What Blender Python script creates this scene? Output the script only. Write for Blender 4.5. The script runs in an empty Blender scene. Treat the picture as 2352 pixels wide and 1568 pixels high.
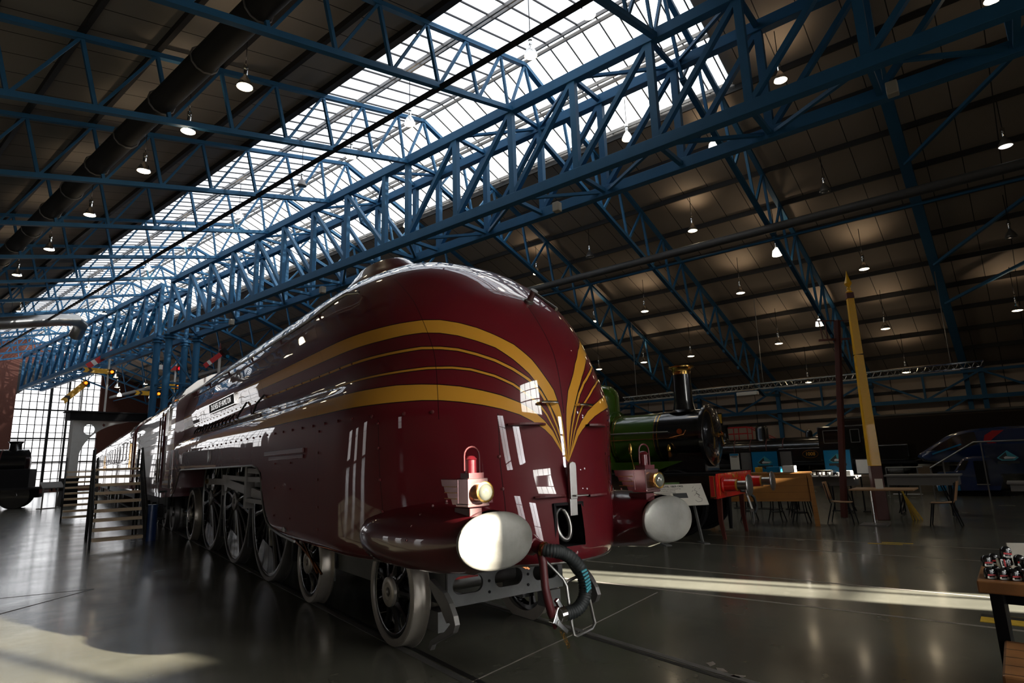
import bpy, math, random
import numpy as np
from mathutils import Vector, Matrix, Quaternion
rnd = random.Random(7)
PI = math.pi
COL = bpy.context.scene.collection
# ------------------------------------------------------------ place frames
CAM = Vector((-3.236, -3.460, 1.567))
ANG = -0.2505                       # the hall's long axis against the locomotive's
AD = Vector((math.sin(ANG), math.cos(ANG), 0)); BD = Vector((math.cos(ANG), -math.sin(ANG), 0))
RZ = -ANG
def H(a, b, z=0.0):                 # hall frame: a along the hall, b across it (metres from the viewing spot), z height
    return Vector((CAM.x, CAM.y, 0)) + AD * a + BD * b + Vector((0, 0, z))
EYE = 1.567
# ------------------------------------------------------------ mesh helpers
class MB:
    def __init__(s): s.v = []; s.f = []
    def add(s, vs, fs):
        n = len(s.v); s.v += [tuple(v) for v in vs]; s.f += [tuple(i + n for i in f) for f in fs]; return s
    def box(s, c, d, rot=None):
        cx, cy, cz = c; x, y, z = d[0] / 2, d[1] / 2, d[2] / 2
        vs = [Vector((i * x, j * y, k * z)) for i in (-1, 1) for j in (-1, 1) for k in (-1, 1)]
        if rot is not None: vs = [rot @ v for v in vs]
        c = Vector(c)
        return s.add([v + c for v in vs], [(0, 1, 3, 2), (4, 6, 7, 5), (0, 4, 5, 1), (2, 3, 7, 6), (0, 2, 6, 4), (1, 5, 7, 3)])
    def bar(s, p, q, w, h, up=(0, 0, 1)):
        p, q, up = Vector(p), Vector(q), Vector(up); d = (q - p).normalized()
        sd = d.cross(up)
        if sd.length < 1e-4: sd = d.cross(Vector((0, 1, 0)))
        if sd.length < 1e-4: sd = d.cross(Vector((1, 0, 0)))
        sd.normalize(); u = sd.cross(d)
        a, b = sd * w / 2, u * h / 2
        vs = [p - a - b, p + a - b, p + a + b, p - a + b, q - a - b, q + a - b, q + a + b, q - a + b]
        return s.add(vs, [(0, 3, 2, 1), (4, 5, 6, 7), (0, 1, 5, 4), (1, 2, 6, 5), (2, 3, 7, 6), (3, 0, 4, 7)])
    def tube(s, pts, r, n=8, closed=False):
        pts = [Vector(p) for p in pts]; m = len(pts); rs = r if hasattr(r, '__len__') else [r] * m
        base = len(s.v); prev = None
        for i, p in enumerate(pts):
            if closed: t = pts[(i + 1) % m] - pts[i - 1]
            else: t = (pts[min(i + 1, m - 1)] - pts[max(i - 1, 0)])
            t.normalize()
            if prev is None:
                a = t.cross(Vector((0, 0, 1)))
                if a.length < 1e-3: a = t.cross(Vector((1, 0, 0)))
            else:
                a = prev - t * prev.dot(t)
            a.normalize(); prev = a; b = t.cross(a)
            for k in range(n):
                th = 2 * PI * k / n
                s.v.append(tuple(p + (a * math.cos(th) + b * math.sin(th)) * rs[i]))
        for i in range(m if closed else m - 1):
            j = (i + 1) % m
            for k in range(n):
                l = (k + 1) % n
                s.f.append((base + i * n + k, base + j * n + k, base + j * n + l, base + i * n + l))
        if not closed:
            s.f.append(tuple(base + k for k in range(n))); s.f.append(tuple(base + (m - 1) * n + k for k in reversed(range(n))))
        return s
    def lathe(s, prof, o=(0, 0, 0), axis=(0, 0, 1), n=24, sx=1.0, sy=1.0, cap=True):
        o = Vector(o); ax = Vector(axis).normalized()
        a = ax.cross(Vector((0, 0, 1)))
        if a.length < 1e-3: a = Vector((1, 0, 0))
        a.normalize(); b = ax.cross(a); base = len(s.v)
        for r, h in prof:
            for k in range(n):
                th = 2 * PI * k / n
                s.v.append(tuple(o + a * (r * sx * math.cos(th)) + b * (r * sy * math.sin(th)) + ax * h))
        for i in range(len(prof) - 1):
            for k in range(n):
                l = (k + 1) % n
                s.f.append((base + i * n + k, base + i * n + l, base + (i + 1) * n + l, base + (i + 1) * n + k))
        if cap:
            s.f.append(tuple(base + k for k in reversed(range(n)))); m = len(prof) - 1
            s.f.append(tuple(base + m * n + k for k in range(n)))
        return s
    def prism(s, poly, p0, ux, uy, nz, d):   # poly in (ux, uy) at p0, extruded by d along nz
        p0, ux, uy, nz = map(Vector, (p0, ux, uy, nz)); n = len(poly)
        vs = [p0 + ux * x + uy * y for x, y in poly] + [p0 + ux * x + uy * y + nz * d for x, y in poly]
        return s.add(vs, [tuple(range(n)), tuple(reversed(range(n, 2 * n)))] + [(i, i + n, (i + 1) % n + n, (i + 1) % n) for i in range(n)])
    def grid(s, rows, closed=False):
        n = len(rows[0]); base = len(s.v)
        for r in rows: s.v += [tuple(v) for v in r]
        for i in range(len(rows) - 1):
            for k in range(n if closed else n - 1):
                l = (k + 1) % n
                s.f.append((base + i * n + k, base + i * n + l, base + (i + 1) * n + l, base + (i + 1) * n + k))
        return s
    def build(s, name, mat, parent=None, smooth=False, bevel=0.0, loc=None, rz=None, fix=True):
        me = bpy.data.meshes.new(name); me.from_pydata(s.v, [], s.f); me.update()
        if fix:
            import bmesh
            bm = bmesh.new(); bm.from_mesh(me); bmesh.ops.recalc_face_normals(bm, faces=bm.faces); bm.to_mesh(me); bm.free()
        if isinstance(mat, str): mat = M[mat]
        me.materials.append(mat)
        if smooth:
            me.polygons.foreach_set('use_smooth', [True] * len(me.polygons))
            if smooth != 'all': me.set_sharp_from_angle(angle=math.radians(40))
        o = bpy.data.objects.new(name, me); COL.objects.link(o)
        if parent: o.parent = parent
        if loc is not None: o.location = loc
        if rz is not None: o.rotation_euler.z = rz
        if bevel:
            b = o.modifiers.new('b', 'BEVEL'); b.width = bevel; b.segments = 2; b.limit_method = 'ANGLE'; b.angle_limit = math.radians(35)
        return o
def tag(o, label=None, cat=None, group=None, kind=None):
    if label: o['label'] = label
    if cat: o['category'] = cat
    if group: o['group'] = group
    if kind: o['kind'] = kind
    return o
def thing(name, label, cat, loc=(0, 0, 0), rz=0.0, group=None, kind=None):
    o = bpy.data.objects.new(name, None); COL.objects.link(o); o.empty_display_size = .2
    o.location = loc; o.rotation_euler.z = rz
    return tag(o, label, cat, group, kind)
def hall_thing(name, label, cat, a, b, z=0, rz=0.0, group=None, kind=None):
    return thing(name, label, cat, H(a, b, z), RZ + rz, group, kind)     # local x = across the hall, local y = along it
def copy_tree(o, parent=None):
    c = o.copy(); COL.objects.link(c)
    if parent: c.parent = parent
    for ch in list(o.children): copy_tree(ch, c)
    return c
def struct(o, label=None, cat=None): return tag(o, label, cat, kind='structure')
def text(name, body, size, mat, parent, loc, rot, extrude=.002, align='CENTER', bold=0.0, spacing=1.0):
    cu = bpy.data.curves.new(name, 'FONT'); cu.body = body; cu.size = size; cu.extrude = extrude; cu.align_x = align; cu.align_y = 'CENTER'
    cu.offset = bold; cu.space_character = spacing; cu.materials.append(M[mat])
    o = bpy.data.objects.new(name, cu); COL.objects.link(o); o.parent = parent; o.location = loc; o.rotation_euler = rot
    return o
def arc(c, r, a0, a1, n, ux=(1, 0, 0), uy=(0, 0, 1)):
    c, ux, uy = Vector(c), Vector(ux), Vector(uy)
    return [c + ux * (r * math.cos(a0 + (a1 - a0) * i / n)) + uy * (r * math.sin(a0 + (a1 - a0) * i / n)) for i in range(n + 1)]
# ------------------------------------------------------------ materials
M = {}
def mat(name, col, rough=.5, metal=0.0, coat=0.0, coat_r=.03, noise=0.0, nscale=8.0, bump=0.0, bscale=20.0, rvar=0.0, emit=None, estr=0.0, spec=.5):
    m = bpy.data.materials.new(name); m.use_nodes = True; nt = m.node_tree; N = nt.nodes; L = nt.links
    b = N['Principled BSDF']; b.inputs['Base Color'].default_value = (*col, 1); b.inputs['Roughness'].default_value = rough
    b.inputs['Metallic'].default_value = metal; b.inputs['Coat Weight'].default_value = coat; b.inputs['Coat Roughness'].default_value = coat_r
    b.inputs['Specular IOR Level'].default_value = spec
    tc = N.new('ShaderNodeTexCoord')
    nz = N.new('ShaderNodeTexNoise'); nz.inputs['Scale'].default_value = nscale; nz.inputs['Detail'].default_value = 5; L.new(tc.outputs['Object'], nz.inputs['Vector'])
    if noise:
        mx = N.new('ShaderNodeMix'); mx.data_type = 'RGBA'; mx.blend_type = 'MIX'
        mx.inputs[6].default_value = (*[c * (1 - noise) for c in col], 1); mx.inputs[7].default_value = (*[min(1, c * (1 + noise)) for c in col], 1)
        L.new(nz.outputs['Fac'], mx.inputs[0]); L.new(mx.outputs[2], b.inputs['Base Color'])
    if rvar:
        mr = N.new('ShaderNodeMapRange'); mr.inputs[3].default_value = max(0, rough - rvar); mr.inputs[4].default_value = rough + rvar
        L.new(nz.outputs['Fac'], mr.inputs[0]); L.new(mr.outputs[0], b.inputs['Roughness'])
    if bump:
        n2 = N.new('ShaderNodeTexNoise'); n2.inputs['Scale'].default_value = bscale; L.new(tc.outputs['Object'], n2.inputs['Vector'])
        bp = N.new('ShaderNodeBump'); bp.inputs['Strength'].default_value = bump; bp.inputs['Distance'].default_value = .02
        L.new(n2.outputs['Fac'], bp.inputs['Height']); L.new(bp.outputs[0], b.inputs['Normal'])
    if emit: b.inputs['Emission Color'].default_value = (*emit, 1); b.inputs['Emission Strength'].default_value = estr
    M[name] = m; return m
MAROON = (.105, .0065, .011)
mat('maroon', MAROON, .3, coat=1, coat_r=.02, noise=.08, nscale=3)
mat('maroon_dull', (.09, .012, .014), .45, noise=.2)
mat('gold', (.56, .26, .028), .33, coat=1, coat_r=.03)
mat('black_gloss', (.006, .006, .007), .22, coat=.8, coat_r=.04, noise=.2)
mat('black', (.007, .007, .008), .6, noise=.3, spec=.15)
mat('iron', (.015, .015, .016), .6, noise=.4, spec=.2)
mat('frame_grey', (.12, .12, .115), .55, noise=.2, nscale=14)
mat('steel', (.34, .33, .31), .32, metal=.9, noise=.12, nscale=14, rvar=.1)
mat('steel_dull', (.2, .19, .18), .45, metal=.7, noise=.2, rvar=.1)
mat('wheel_steel', (.42, .38, .32), .35, metal=.6, noise=.15, nscale=14, rvar=.08)
mat('chrome', (.72, .71, .68), .12, metal=1.0)
mat('brass', (.7, .42, .12), .2, metal=1.0)
mat('copper', (.75, .3, .13), .22, metal=1.0)
mat('rubber', (.016, .019, .019), .6, noise=.2)
mat('blue_steel', (.022, .11, .225), .6, spec=.3, noise=.12, nscale=3)
mat('purlin', (.012, .011, .011), .6)
mat('duct', (.045, .045, .045), .6, noise=.2)
mat('duct_dark', (.022, .021, .02), .75, spec=.2)
mat('lamp_polish', (.55, .34, .34), .16, metal=.9)
mat('van_brown', (.018, .011, .008), .6, spec=.2)
mat('white_enamel', (.72, .7, .66), .35)
mat('white_paint', (.6, .6, .58), .45, noise=.1)
mat('red_paint', (.62, .012, .008), .3, coat=.6)
mat('signal_red', (.45, .012, .016), .4)
mat('signal_yellow', (.62, .33, .01), .4, noise=.1)
mat('post_yellow', (.86, .46, .008), .38, noise=.12, nscale=60, coat=.3)
mat('brown_paint', (.085, .018, .012), .5, noise=.15)
mat('green_paint', (.035, .085, .006), .25, coat=.9, coat_r=.04, noise=.1)
mat('dark_wood', (.035, .022, .014), .55, noise=.5, nscale=5)
mat('oak', (.26, .105, .018), .5, noise=.3, nscale=4)
mat('ply', (.28, .15, .07), .5, noise=.15)
mat('pale_tread', (.6, .46, .31), .6, noise=.15)
mat('blue_train', (.005, .022, .085), .22, coat=.8)
mat('blue_panel', (.0, .16, .33), .45)
mat('blue_drum', (.01, .04, .14), .4)
mat('grey_panel', (.16, .15, .14), .6, noise=.1)
mat('paper', (.62, .58, .5), .6)
mat('ink', (.02, .02, .02), .6)
mat('cream', (.35, .32, .26), .5)
mat('brick', (.11, .035, .022), .8, noise=.35, nscale=9)
mat('concrete_pale', (.24, .2, .17), .6, noise=.25, nscale=12)
mat('groove', (.012, .011, .01), .5)
mat('yellow_tape', (.55, .34, .02), .6, noise=.3, nscale=20)
mat('wood_bench', (.30, .13, .045), .42, noise=.55, nscale=6)
mat('beige_wall', (.30, .255, .2), .7, noise=.05)
mat('roof_board', (.28, .23, .19), .75, noise=.06, nscale=2)
mat('roof_board_left', (.25, .228, .21), .8, noise=.06, nscale=2, spec=.2)
mat('wall_board', (.48, .39, .31), .7, noise=.05)
mat('pot_green', (.02, .05, .012), .6, noise=.5, nscale=30)
mat('lens', (.13, .13, .105), .08, coat=1)
mat('bell_glass', (.75, .74, .7), .25, emit=(1, .97, .9), estr=1.2)
mat('bulb_warm', (1, .9, .7), .3, emit=(1, .83, .52), estr=10)
mat('bulb_off', (.3, .3, .3), .15, metal=.6)
mat('lamp_orange', (1, .2, 0), .3, emit=(1, .18, .01), estr=3.0)
mat('lamp_red', (1, 0, 0), .3, emit=(1, .01, .02), estr=1.6)
mat('lens_blue', (.0, .12, .25), .15, coat=1)
mat('glow_white', (1, 1, 1), .3, emit=(1, .93, .8), estr=14)
mat('teal_print', (.05, .3, .36), .6)
def glass(name, tr, col, frost=0):           # tinted glazing: lets daylight through, keeps a faint reflection
    m = bpy.data.materials.new(name); m.use_nodes = True; nt = m.node_tree; N = nt.nodes; L = nt.links
    N.remove(N['Principled BSDF']); out = N['Material Output']
    t = N.new('ShaderNodeBsdfTransparent'); t.inputs[0].default_value = (*[c * tr for c in col], 1)
    if frost:
        tl = N.new('ShaderNodeBsdfTranslucent'); tl.inputs[0].default_value = (*[c * tr for c in col], 1); m0 = N.new('ShaderNodeMixShader'); m0.inputs[0].default_value = frost
        L.new(t.outputs[0], m0.inputs[1]); L.new(tl.outputs[0], m0.inputs[2]); t = m0
    g = N.new('ShaderNodeBsdfGlossy'); g.inputs['Roughness'].default_value = .08
    mx = N.new('ShaderNodeMixShader'); mx.inputs[0].default_value = .045; L.new(t.outputs[0], mx.inputs[1]); L.new(g.outputs[0], mx.inputs[2]); L.new(mx.outputs[0], out.inputs[0])
    M[name] = m
glass('skylight_left', .115, (.84, .90, 1.0), .88); glass('skylight_right', .16, (.93, .97, 1.0), .88)  # uneven daylight put into the tints: left pane bluer and dimmer, right whiter
glass('window_glass', .9, (1, 1, 1)); glass('window_tinted', .42, (1, .97, .88)); glass('rail_glass', .82, (.9, .95, .97))
# roof boards with seams
def seams(mname, axis, step, wid, dark):
    m = M[mname]; nt = m.node_tree; N = nt.nodes; L = nt.links; b = N['Principled BSDF']
    src = b.inputs['Base Color'].links[0].from_socket
    tc = N.new('ShaderNodeTexCoord'); sp = N.new('ShaderNodeSeparateXYZ'); L.new(tc.outputs['Object'], sp.inputs[0])
    md = N.new('ShaderNodeMath'); md.operation = 'PINGPONG'; md.inputs[1].default_value = step / 2; L.new(sp.outputs[axis], md.inputs[0])
    lt = N.new('ShaderNodeMath'); lt.operation = 'LESS_THAN'; lt.inputs[1].default_value = wid; L.new(md.outputs[0], lt.inputs[0])
    mx = N.new('ShaderNodeMix'); mx.data_type = 'RGBA'; L.new(lt.outputs[0], mx.inputs[0]); L.new(src, mx.inputs[6]); mx.inputs[7].default_value = (*dark, 1)
    L.new(mx.outputs[2], b.inputs['Base Color'])
seams('roof_board_left', 1, 1.0, .014, (.02, .018, .016)); seams('roof_board', 1, 1.0, .014, (.02, .018, .016)); seams('wall_board', 1, 2.5, .02, (.05, .04, .035))
seams('oak', 2, .14, .002, (.08, .03, .01)); seams('wood_bench', 0, .16, .006, (.05, .02, .01))
# polished hall floor
def floor_mat():
    m = bpy.data.materials.new('hall_floor'); m.use_nodes = True; nt = m.node_tree; N = nt.nodes; L = nt.links; b = N['Principled BSDF']
    tc = N.new('ShaderNodeTexCoord')
    def noise(sc, det=4, vec=None):
        n = N.new('ShaderNodeTexNoise'); n.inputs['Scale'].default_value = sc; n.inputs['Detail'].default_value = det
        L.new(vec or tc.outputs['Object'], n.inputs['Vector']); return n.outputs['Fac']
    def ramp(src, p0, c0, p1, c1):
        r = N.new('ShaderNodeValToRGB'); r.color_ramp.elements[0].position = p0; r.color_ramp.elements[0].color = (*c0, 1)
        r.color_ramp.elements[1].position = p1; r.color_ramp.elements[1].color = (*c1, 1); L.new(src, r.inputs[0]); return r.outputs[0]
    base = ramp(noise(.55, 6), .3, (.068, .066, .051), .75, (.128, .122, .094))
    scr = ramp(noise(9, 8), .58, (0, 0, 0), .72, (1, 1, 1))
    mx = N.new('ShaderNodeMix'); mx.data_type = 'RGBA'; L.new(base, mx.inputs[6]); mx.inputs[7].default_value = (.15, .14, .115, 1)
    mf = N.new('ShaderNodeMath'); mf.operation = 'MULTIPLY'; mf.inputs[1].default_value = .35; L.new(scr, mf.inputs[0]); L.new(mf.outputs[0], mx.inputs[0])
    L.new(mx.outputs[2], b.inputs['Base Color'])
    rr = N.new('ShaderNodeMapRange'); rr.inputs[3].default_value = .13; rr.inputs[4].default_value = .34; L.new(noise(1.3, 5), rr.inputs[0]); L.new(rr.outputs[0], b.inputs['Roughness'])
    b.inputs['Specular IOR Level'].default_value = .42; b.inputs['Coat Weight'].default_value = .2; b.inputs['Coat Roughness'].default_value = .1
    bp = N.new('ShaderNodeBump'); bp.inputs['Strength'].default_value = .22; bp.inputs['Distance'].default_value = .02; L.new(noise(2.6, 2), bp.inputs['Height']); L.new(bp.outputs[0], b.inputs['Normal'])
    M['hall_floor'] = m
floor_mat()
# buffer face: scuffed bare steel
def buffer_mat():
    m = mat('buffer_steel', (.27, .26, .235), .45, metal=.35, noise=.85, nscale=4, rvar=.15, bump=.05, bscale=30)
buffer_mat()
# locomotive paint with flowing gold bands.  UV = (distance round the nose from the centre line / 16, height / 4)
TU = [(0, 1.536), (.02, 1.87), (.035, 1.97), (.08, 2.12), (.16, 2.245), (.24, 2.37), (.36, 2.50), (.49, 2.59), (.61, 2.66), (.74, 2.715), (.89, 2.76), (1.06, 2.78), (1.3, 2.785), (1.6, 2.785)]
TL = [(0, 1.536), (.04, 1.76), (.08, 1.90), (.14, 2.02), (.2, 2.13), (.29, 2.255), (.4, 2.37), (.52, 2.475), (.65, 2.54), (.79, 2.60), (.94, 2.64), (1.1, 2.662), (1.3, 2.665), (1.6, 2.66)]
C1 = [(0, 1.536), (.045, 1.70), (.08, 1.82), (.14, 1.975), (.21, 2.10), (.3, 2.20), (.42, 2.285), (.55, 2.36), (.69, 2.42), (.83, 2.47), (.98, 2.5), (1.16, 2.52), (1.6, 2.52)]
C2 = [(0, 1.536), (.055, 1.66), (.10, 1.78), (.17, 1.915), (.23, 1.995), (.32, 2.07), (.44, 2.16), (.58, 2.23), (.76, 2.29), (.91, 2.315), (1.13, 2.33), (1.6, 2.33)]
LU = [(0, 1.536), (.06, 1.655), (.13, 1.79), (.2, 1.87), (.3, 1.955), (.4, 2.01), (.55, 2.07), (.69, 2.11), (.86, 2.15), (1.03, 2.175), (1.19, 2.19), (1.44, 2.205), (1.6, 2.205)]
LL = [(0, 1.536), (.08, 1.655), (.14, 1.745), (.2, 1.80), (.31, 1.87), (.41, 1.92), (.55, 1.965), (.7, 2.0), (.87, 2.03), (1.03, 2.05), (1.19, 2.06), (1.6, 2.062)]
def off(curve, d):
    out = []
    for i, (s, z) in enumerate(curve):
        a = curve[max(i - 1, 0)]; b = curve[min(i + 1, len(curve) - 1)]
        tx, tz = b[0] - a[0], b[1] - a[1]; l = math.hypot(tx, tz); w = d * (min(1, (z - 1.536) / .5) * .75 + .25)
        out.append((s - tz / l * w, z + tx / l * w))
    out = [p for p in out if p[0] > .001]
    return [(0.0, 1.536)] + out
def loco_paint():
    m = bpy.data.materials.new('streamliner_paint'); m.use_nodes = True; nt = m.node_tree; N = nt.nodes; L = nt.links; b = N['Principled BSDF']
    uv = N.new('ShaderNodeUVMap'); uv.uv_map = 'flow'; sp = N.new('ShaderNodeSeparateXYZ'); L.new(uv.outputs[0], sp.inputs[0])
    def math_(op, a, b_=None, c=None):
        n = N.new('ShaderNodeMath'); n.operation = op
        for i, x in enumerate((a, b_, c)):
            if x is None: continue
            if isinstance(x, (int, float)): n.inputs[i].default_value = x
            else: L.new(x, n.inputs[i])
        return n.outputs[0]
    s = math_('MULTIPLY', sp.outputs[0], 16.0); z = math_('MULTIPLY', sp.outputs[1], 4.0)
    sn = math_('MINIMUM', math_('DIVIDE', s, 1.6), 1.0)
    def curve(pts):
        f = N.new('ShaderNodeFloatCurve'); c = f.mapping.curves[0]
        xs = []
        for s_, z_ in pts:
            x = min(1, s_ / 1.6)
            if xs and x <= xs[-1][0] + 1e-4: continue
            xs.append((x, (z_ - 1.5) / 1.4))
        while len(c.points) > 2: c.points.remove(c.points[0])
        c.points[0].location = xs[0]; c.points[1].location = xs[-1]
        for p in xs[1:-1]: c.points.new(*p)
        for p in c.points: p.handle_type = 'VECTOR'
        f.mapping.update(); L.new(sn, f.inputs['Value'])
        return math_('MULTIPLY_ADD', f.outputs[0], 1.4, 1.5)
    def band(up, lo, grow):
        zu, zl = curve(off(up, grow)), curve(off(lo, -grow))
        return math_('MULTIPLY', math_('LESS_THAN', z, zu), math_('GREATER_THAN', z, zl))
    bands = [(TU, TL), (off(C1, .011), off(C1, -.011)), (off(C2, .009), off(C2, -.009)), (LU, LL)]
    gold = black = None
    for u, l in bands:
        g = band(u, l, 0); k = band(u, l, .008)
        gold = g if gold is None else math_('MAXIMUM', gold, g); black = k if black is None else math_('MAXIMUM', black, k)
    above = math_('GREATER_THAN', z, 1.545); gold = math_('MULTIPLY', gold, above); black = math_('MULTIPLY', black, above)
    # stop the bands short on the flank beside the cab
    def mix(fac, a, col):
        x = N.new('ShaderNodeMix'); x.data_type = 'RGBA'; L.new(fac, x.inputs[0])
        if isinstance(a, tuple): x.inputs[6].default_value = (*a, 1)
        else: L.new(a, x.inputs[6])
        x.inputs[7].default_value = (*col, 1); return x.outputs[2]
    c = mix(black, MAROON, (.006, .003, .003))
    # panel joints
    def joint(v, at, w): return math_('LESS_THAN', math_('ABSOLUTE', math_('SUBTRACT', v, at)), w)
    j = None
    up = math_('GREATER_THAN', z, 1.93); dn = math_('LESS_THAN', z, 1.93)
    for q in [math_('MULTIPLY', joint(s, 0, .0045), up), math_('MULTIPLY', joint(s, 2.79, .003), dn), math_('MULTIPLY', joint(s, 1.63, .003), dn),
              math_('MULTIPLY', joint(s, .585, .0035), dn), math_('MULTIPLY', joint(s, 1.05, .003), math_('GREATER_THAN', z, 1.9)), joint(s, 2.9, .002), joint(s, 5.4, .003), joint(s, 7.6, .003), joint(s, 9.9, .003)]:
        j = q if j is None else math_('MAXIMUM', j, q)
    c2 = mix(gold, c, (.56, .26, .028)); c3 = mix(math_('MULTIPLY', j, .85), c2, (.008, .002, .003))
    L.new(c3, b.inputs['Base Color'])
    b.inputs['Specular IOR Level'].default_value = .12; b.inputs['Roughness'].default_value = .4; b.inputs['Coat Weight'].default_value = 1; b.inputs['Coat Roughness'].default_value = .018; b.inputs['Coat IOR'].default_value = 1.48
    tc = N.new('ShaderNodeTexCoord'); nz = N.new('ShaderNodeTexNoise'); nz.inputs['Scale'].default_value = 1.6; nz.inputs['Detail'].default_value = 1; L.new(tc.outputs['Object'], nz.inputs['Vector'])
    bp = N.new('ShaderNodeBump'); bp.inputs['Strength'].default_value = .10; bp.inputs['Distance'].default_value = .03; L.new(nz.outputs['Fac'], bp.inputs['Height'])
    L.new(bp.outputs[0], b.inputs['Coat Normal'])
    M['streamliner_paint'] = m
loco_paint()
# ============================================================ THE HALL
HL = Vector((CAM.x, CAM.y, 0))
def hb(mb, name, m, label=None, cat=None, kind='structure', **k):
    o = mb.build(name, m, loc=HL, rz=RZ, **k); return tag(o, label, cat, kind=kind)
A0, A1, BL, BR = -12.0, 74.0, -16.0, 39.6
def zl(b): return EYE + 12.0 + .245 * (b - 10.03)           # left rafter line
def zr(b): return EYE + 18.37 - .365 * b                      # right rafter line
APEX = 14.45
m = MB().box(((BL + BR) / 2, (A0 + A1) / 2, -.1), (BR - BL + 2, A1 - A0 + 2, .2)); hb(m, 'floor', 'hall_floor', 'dark polished concrete floor of the hall', 'floor')
def sheet(b0, b1, zf, t=.08, ya=A0, yb=A1, up=.30):
    z0, z1 = zf(b0) + up, zf(b1) + up
    m = MB(); m.add([(b0, ya, z0), (b1, ya, z1), (b1, yb, z1), (b0, yb, z0), (b0, ya, z0 + t), (b1, ya, z1 + t), (b1, yb, z1 + t), (b0, yb, z0 + t)],
                    [(0, 1, 2, 3), (4, 7, 6, 5), (0, 4, 5, 1), (1, 5, 6, 2), (2, 6, 7, 3), (3, 7, 4, 0)]); return m
hb(sheet(BL, 10.03, zl), 'ceiling', 'roof_board_left', 'brown boarded roof slope left of the skylight', 'ceiling')
hb(sheet(18.6, BR, zr), 'ceiling', 'roof_board', 'brown boarded roof slope right of the skylight', 'ceiling')
# roof ends over the skylight strip behind the viewpoint and at the far end
def gap_end(ya, yb, lab):
    m = MB()
    for b0, b1, f in ((10.03, APEX, zl), (APEX, 18.6, zr)):
        q = sheet(b0, b1, f, .08, ya, yb, .31); m.add(q.v, q.f)
    hb(m, 'ceiling', 'roof_board', lab, 'ceiling')
gap_end(A0, 5.45, 'boarded end of the skylight strip behind the viewpoint')
# skylight panes and bars
for b0, b1, f, g, wn, lab in ((10.03, APEX, zl, 'skylight_left', 'window_1', 'glazed left slope of the long roof skylight, tinted bluish for its daylight'), (APEX, 18.6, zr, 'skylight_right', 'window_2', 'glazed right slope of the long roof skylight, tinted whiter for brighter daylight')):
    m = MB(); z0, z1 = f(b0) + .36, f(b1) + .36
    m.add([(b0, 5.4, z0), (b1, 5.4, z1), (b1, A1, z1), (b0, A1, z0)], [(0, 1, 2, 3)])
    w = hb(m, wn, g, lab, 'window', fix=False)
    m = MB(); y = 5.6
    while y < A1:
        m.bar((b0, y, z0 - .02), (b1, y, z1 - .02), .035, .05); y += .625
    gb = m.build('glazing_bars', 'purlin', parent=w)
    m = MB()
    for b in ([b0 + .02, 11.62] if f is zl else [APEX + .05, 16.5, 18.5]):
        for d in (-.09, .09): m.bar((b + d, 5.4, f(b + d) + .25), (b + d, A1, f(b + d) + .25), .05, .12)
    m.build('purlin_rails', 'steel_dull', parent=w)
# walls
def wall_holes(fixed, axis, u0, u1, z0, z1, holes, t=.25):
    us = sorted({u0, u1, *[h[0] for h in holes], *[h[1] for h in holes]}); zs = sorted({z0, z1, *[h[2] for h in holes], *[h[3] for h in holes]})
    m = MB()
    for i in range(len(us) - 1):
        run = None
        for j in range(len(zs) - 1):
            cu, cz = (us[i] + us[i + 1]) / 2, (zs[j] + zs[j + 1]) / 2
            inside = any(h[0] < cu < h[1] and h[2] < cz < h[3] for h in holes)
            if not inside: run = [zs[j], zs[j + 1]] if run is None else [run[0], zs[j + 1]]
            if (inside or j == len(zs) - 2) and run:
                c = (cu, fixed, (run[0] + run[1]) / 2) if axis == 'y' else (fixed, cu, (run[0] + run[1]) / 2)
                d = (us[i + 1] - us[i], t, run[1] - run[0]) if axis == 'y' else (t, us[i + 1] - us[i], run[1] - run[0])
                m.box(c, d); run = None
    return m
NW = [(-6.5, -4.6, .1, 4.2), (-2.4, -.6, .1, 3.4), (.9, 6.03, 4.78, 9.2), (10.0, 10.92, .1, 5.0), (19.7, 20.7, 5.05, 5.42), (16.95, 17.55, 5.36, 5.6)]  # last two openings are added to throw sunbeams onto the cafe goods
hb(wall_holes(A0 - .13, 'y', BL, BR, 0, 17.5, NW), 'wall_near', 'beige_wall', 'beige end wall behind the viewpoint', 'wall')
wn = 3
def window(holes_rect, fixed, axis, gl, nu, nz, frame='purlin', bar=.06, label='', ubars=None):
    global wn
    u0, u1, z0, z1 = holes_rect
    def P(u, z, d=0): return (u, fixed + d, z) if axis == 'y' else (fixed + d, u, z)
    m = MB(); m.add([P(u0, z0), P(u1, z0), P(u1, z1), P(u0, z1)], [(0, 1, 2, 3)])
    w = hb(m, 'window_%d' % wn, gl, label, 'window', fix=False); wn += 1
    m = MB(); nrm = (0, 1, 0) if axis == 'y' else (1, 0, 0)
    for u in (ubars or [u0 + (u1 - u0) * i / nu for i in range(nu + 1)]): m.bar(P(u, z0), P(u, z1), bar, bar, nrm)
    for i in range(nz + 1):
        z = z0 + (z1 - z0) * i / nz; m.bar(P(u0, z), P(u1, z), bar, bar)
    m.build('window_frame', frame, parent=w); return w
window(NW[0], A0 - .13, 'y', 'window_glass', 2, 3, label='tall glazed door at the left of the near end wall')
window(NW[1], A0 - .13, 'y', 'window_glass', 2, 2, label='glazed door in the near end wall')
window(NW[2], A0 - .13, 'y', 'window_tinted', 4, 3, bar=.10, label='high wide window in the near end wall', ubars=[.95, 2.3, 3.75, 5.23, 5.98])
window(NW[3], A0 - .13, 'y', 'window_glass', 2, 4, bar=.07, label='narrow tall window at the right of the near end wall', ubars=[10.04, 10.6, 10.88])
window(NW[5], A0 - .13, 'y', 'window_glass', 1, 1, label='smallest slot added high in the near end wall to sun the counter box')
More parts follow.
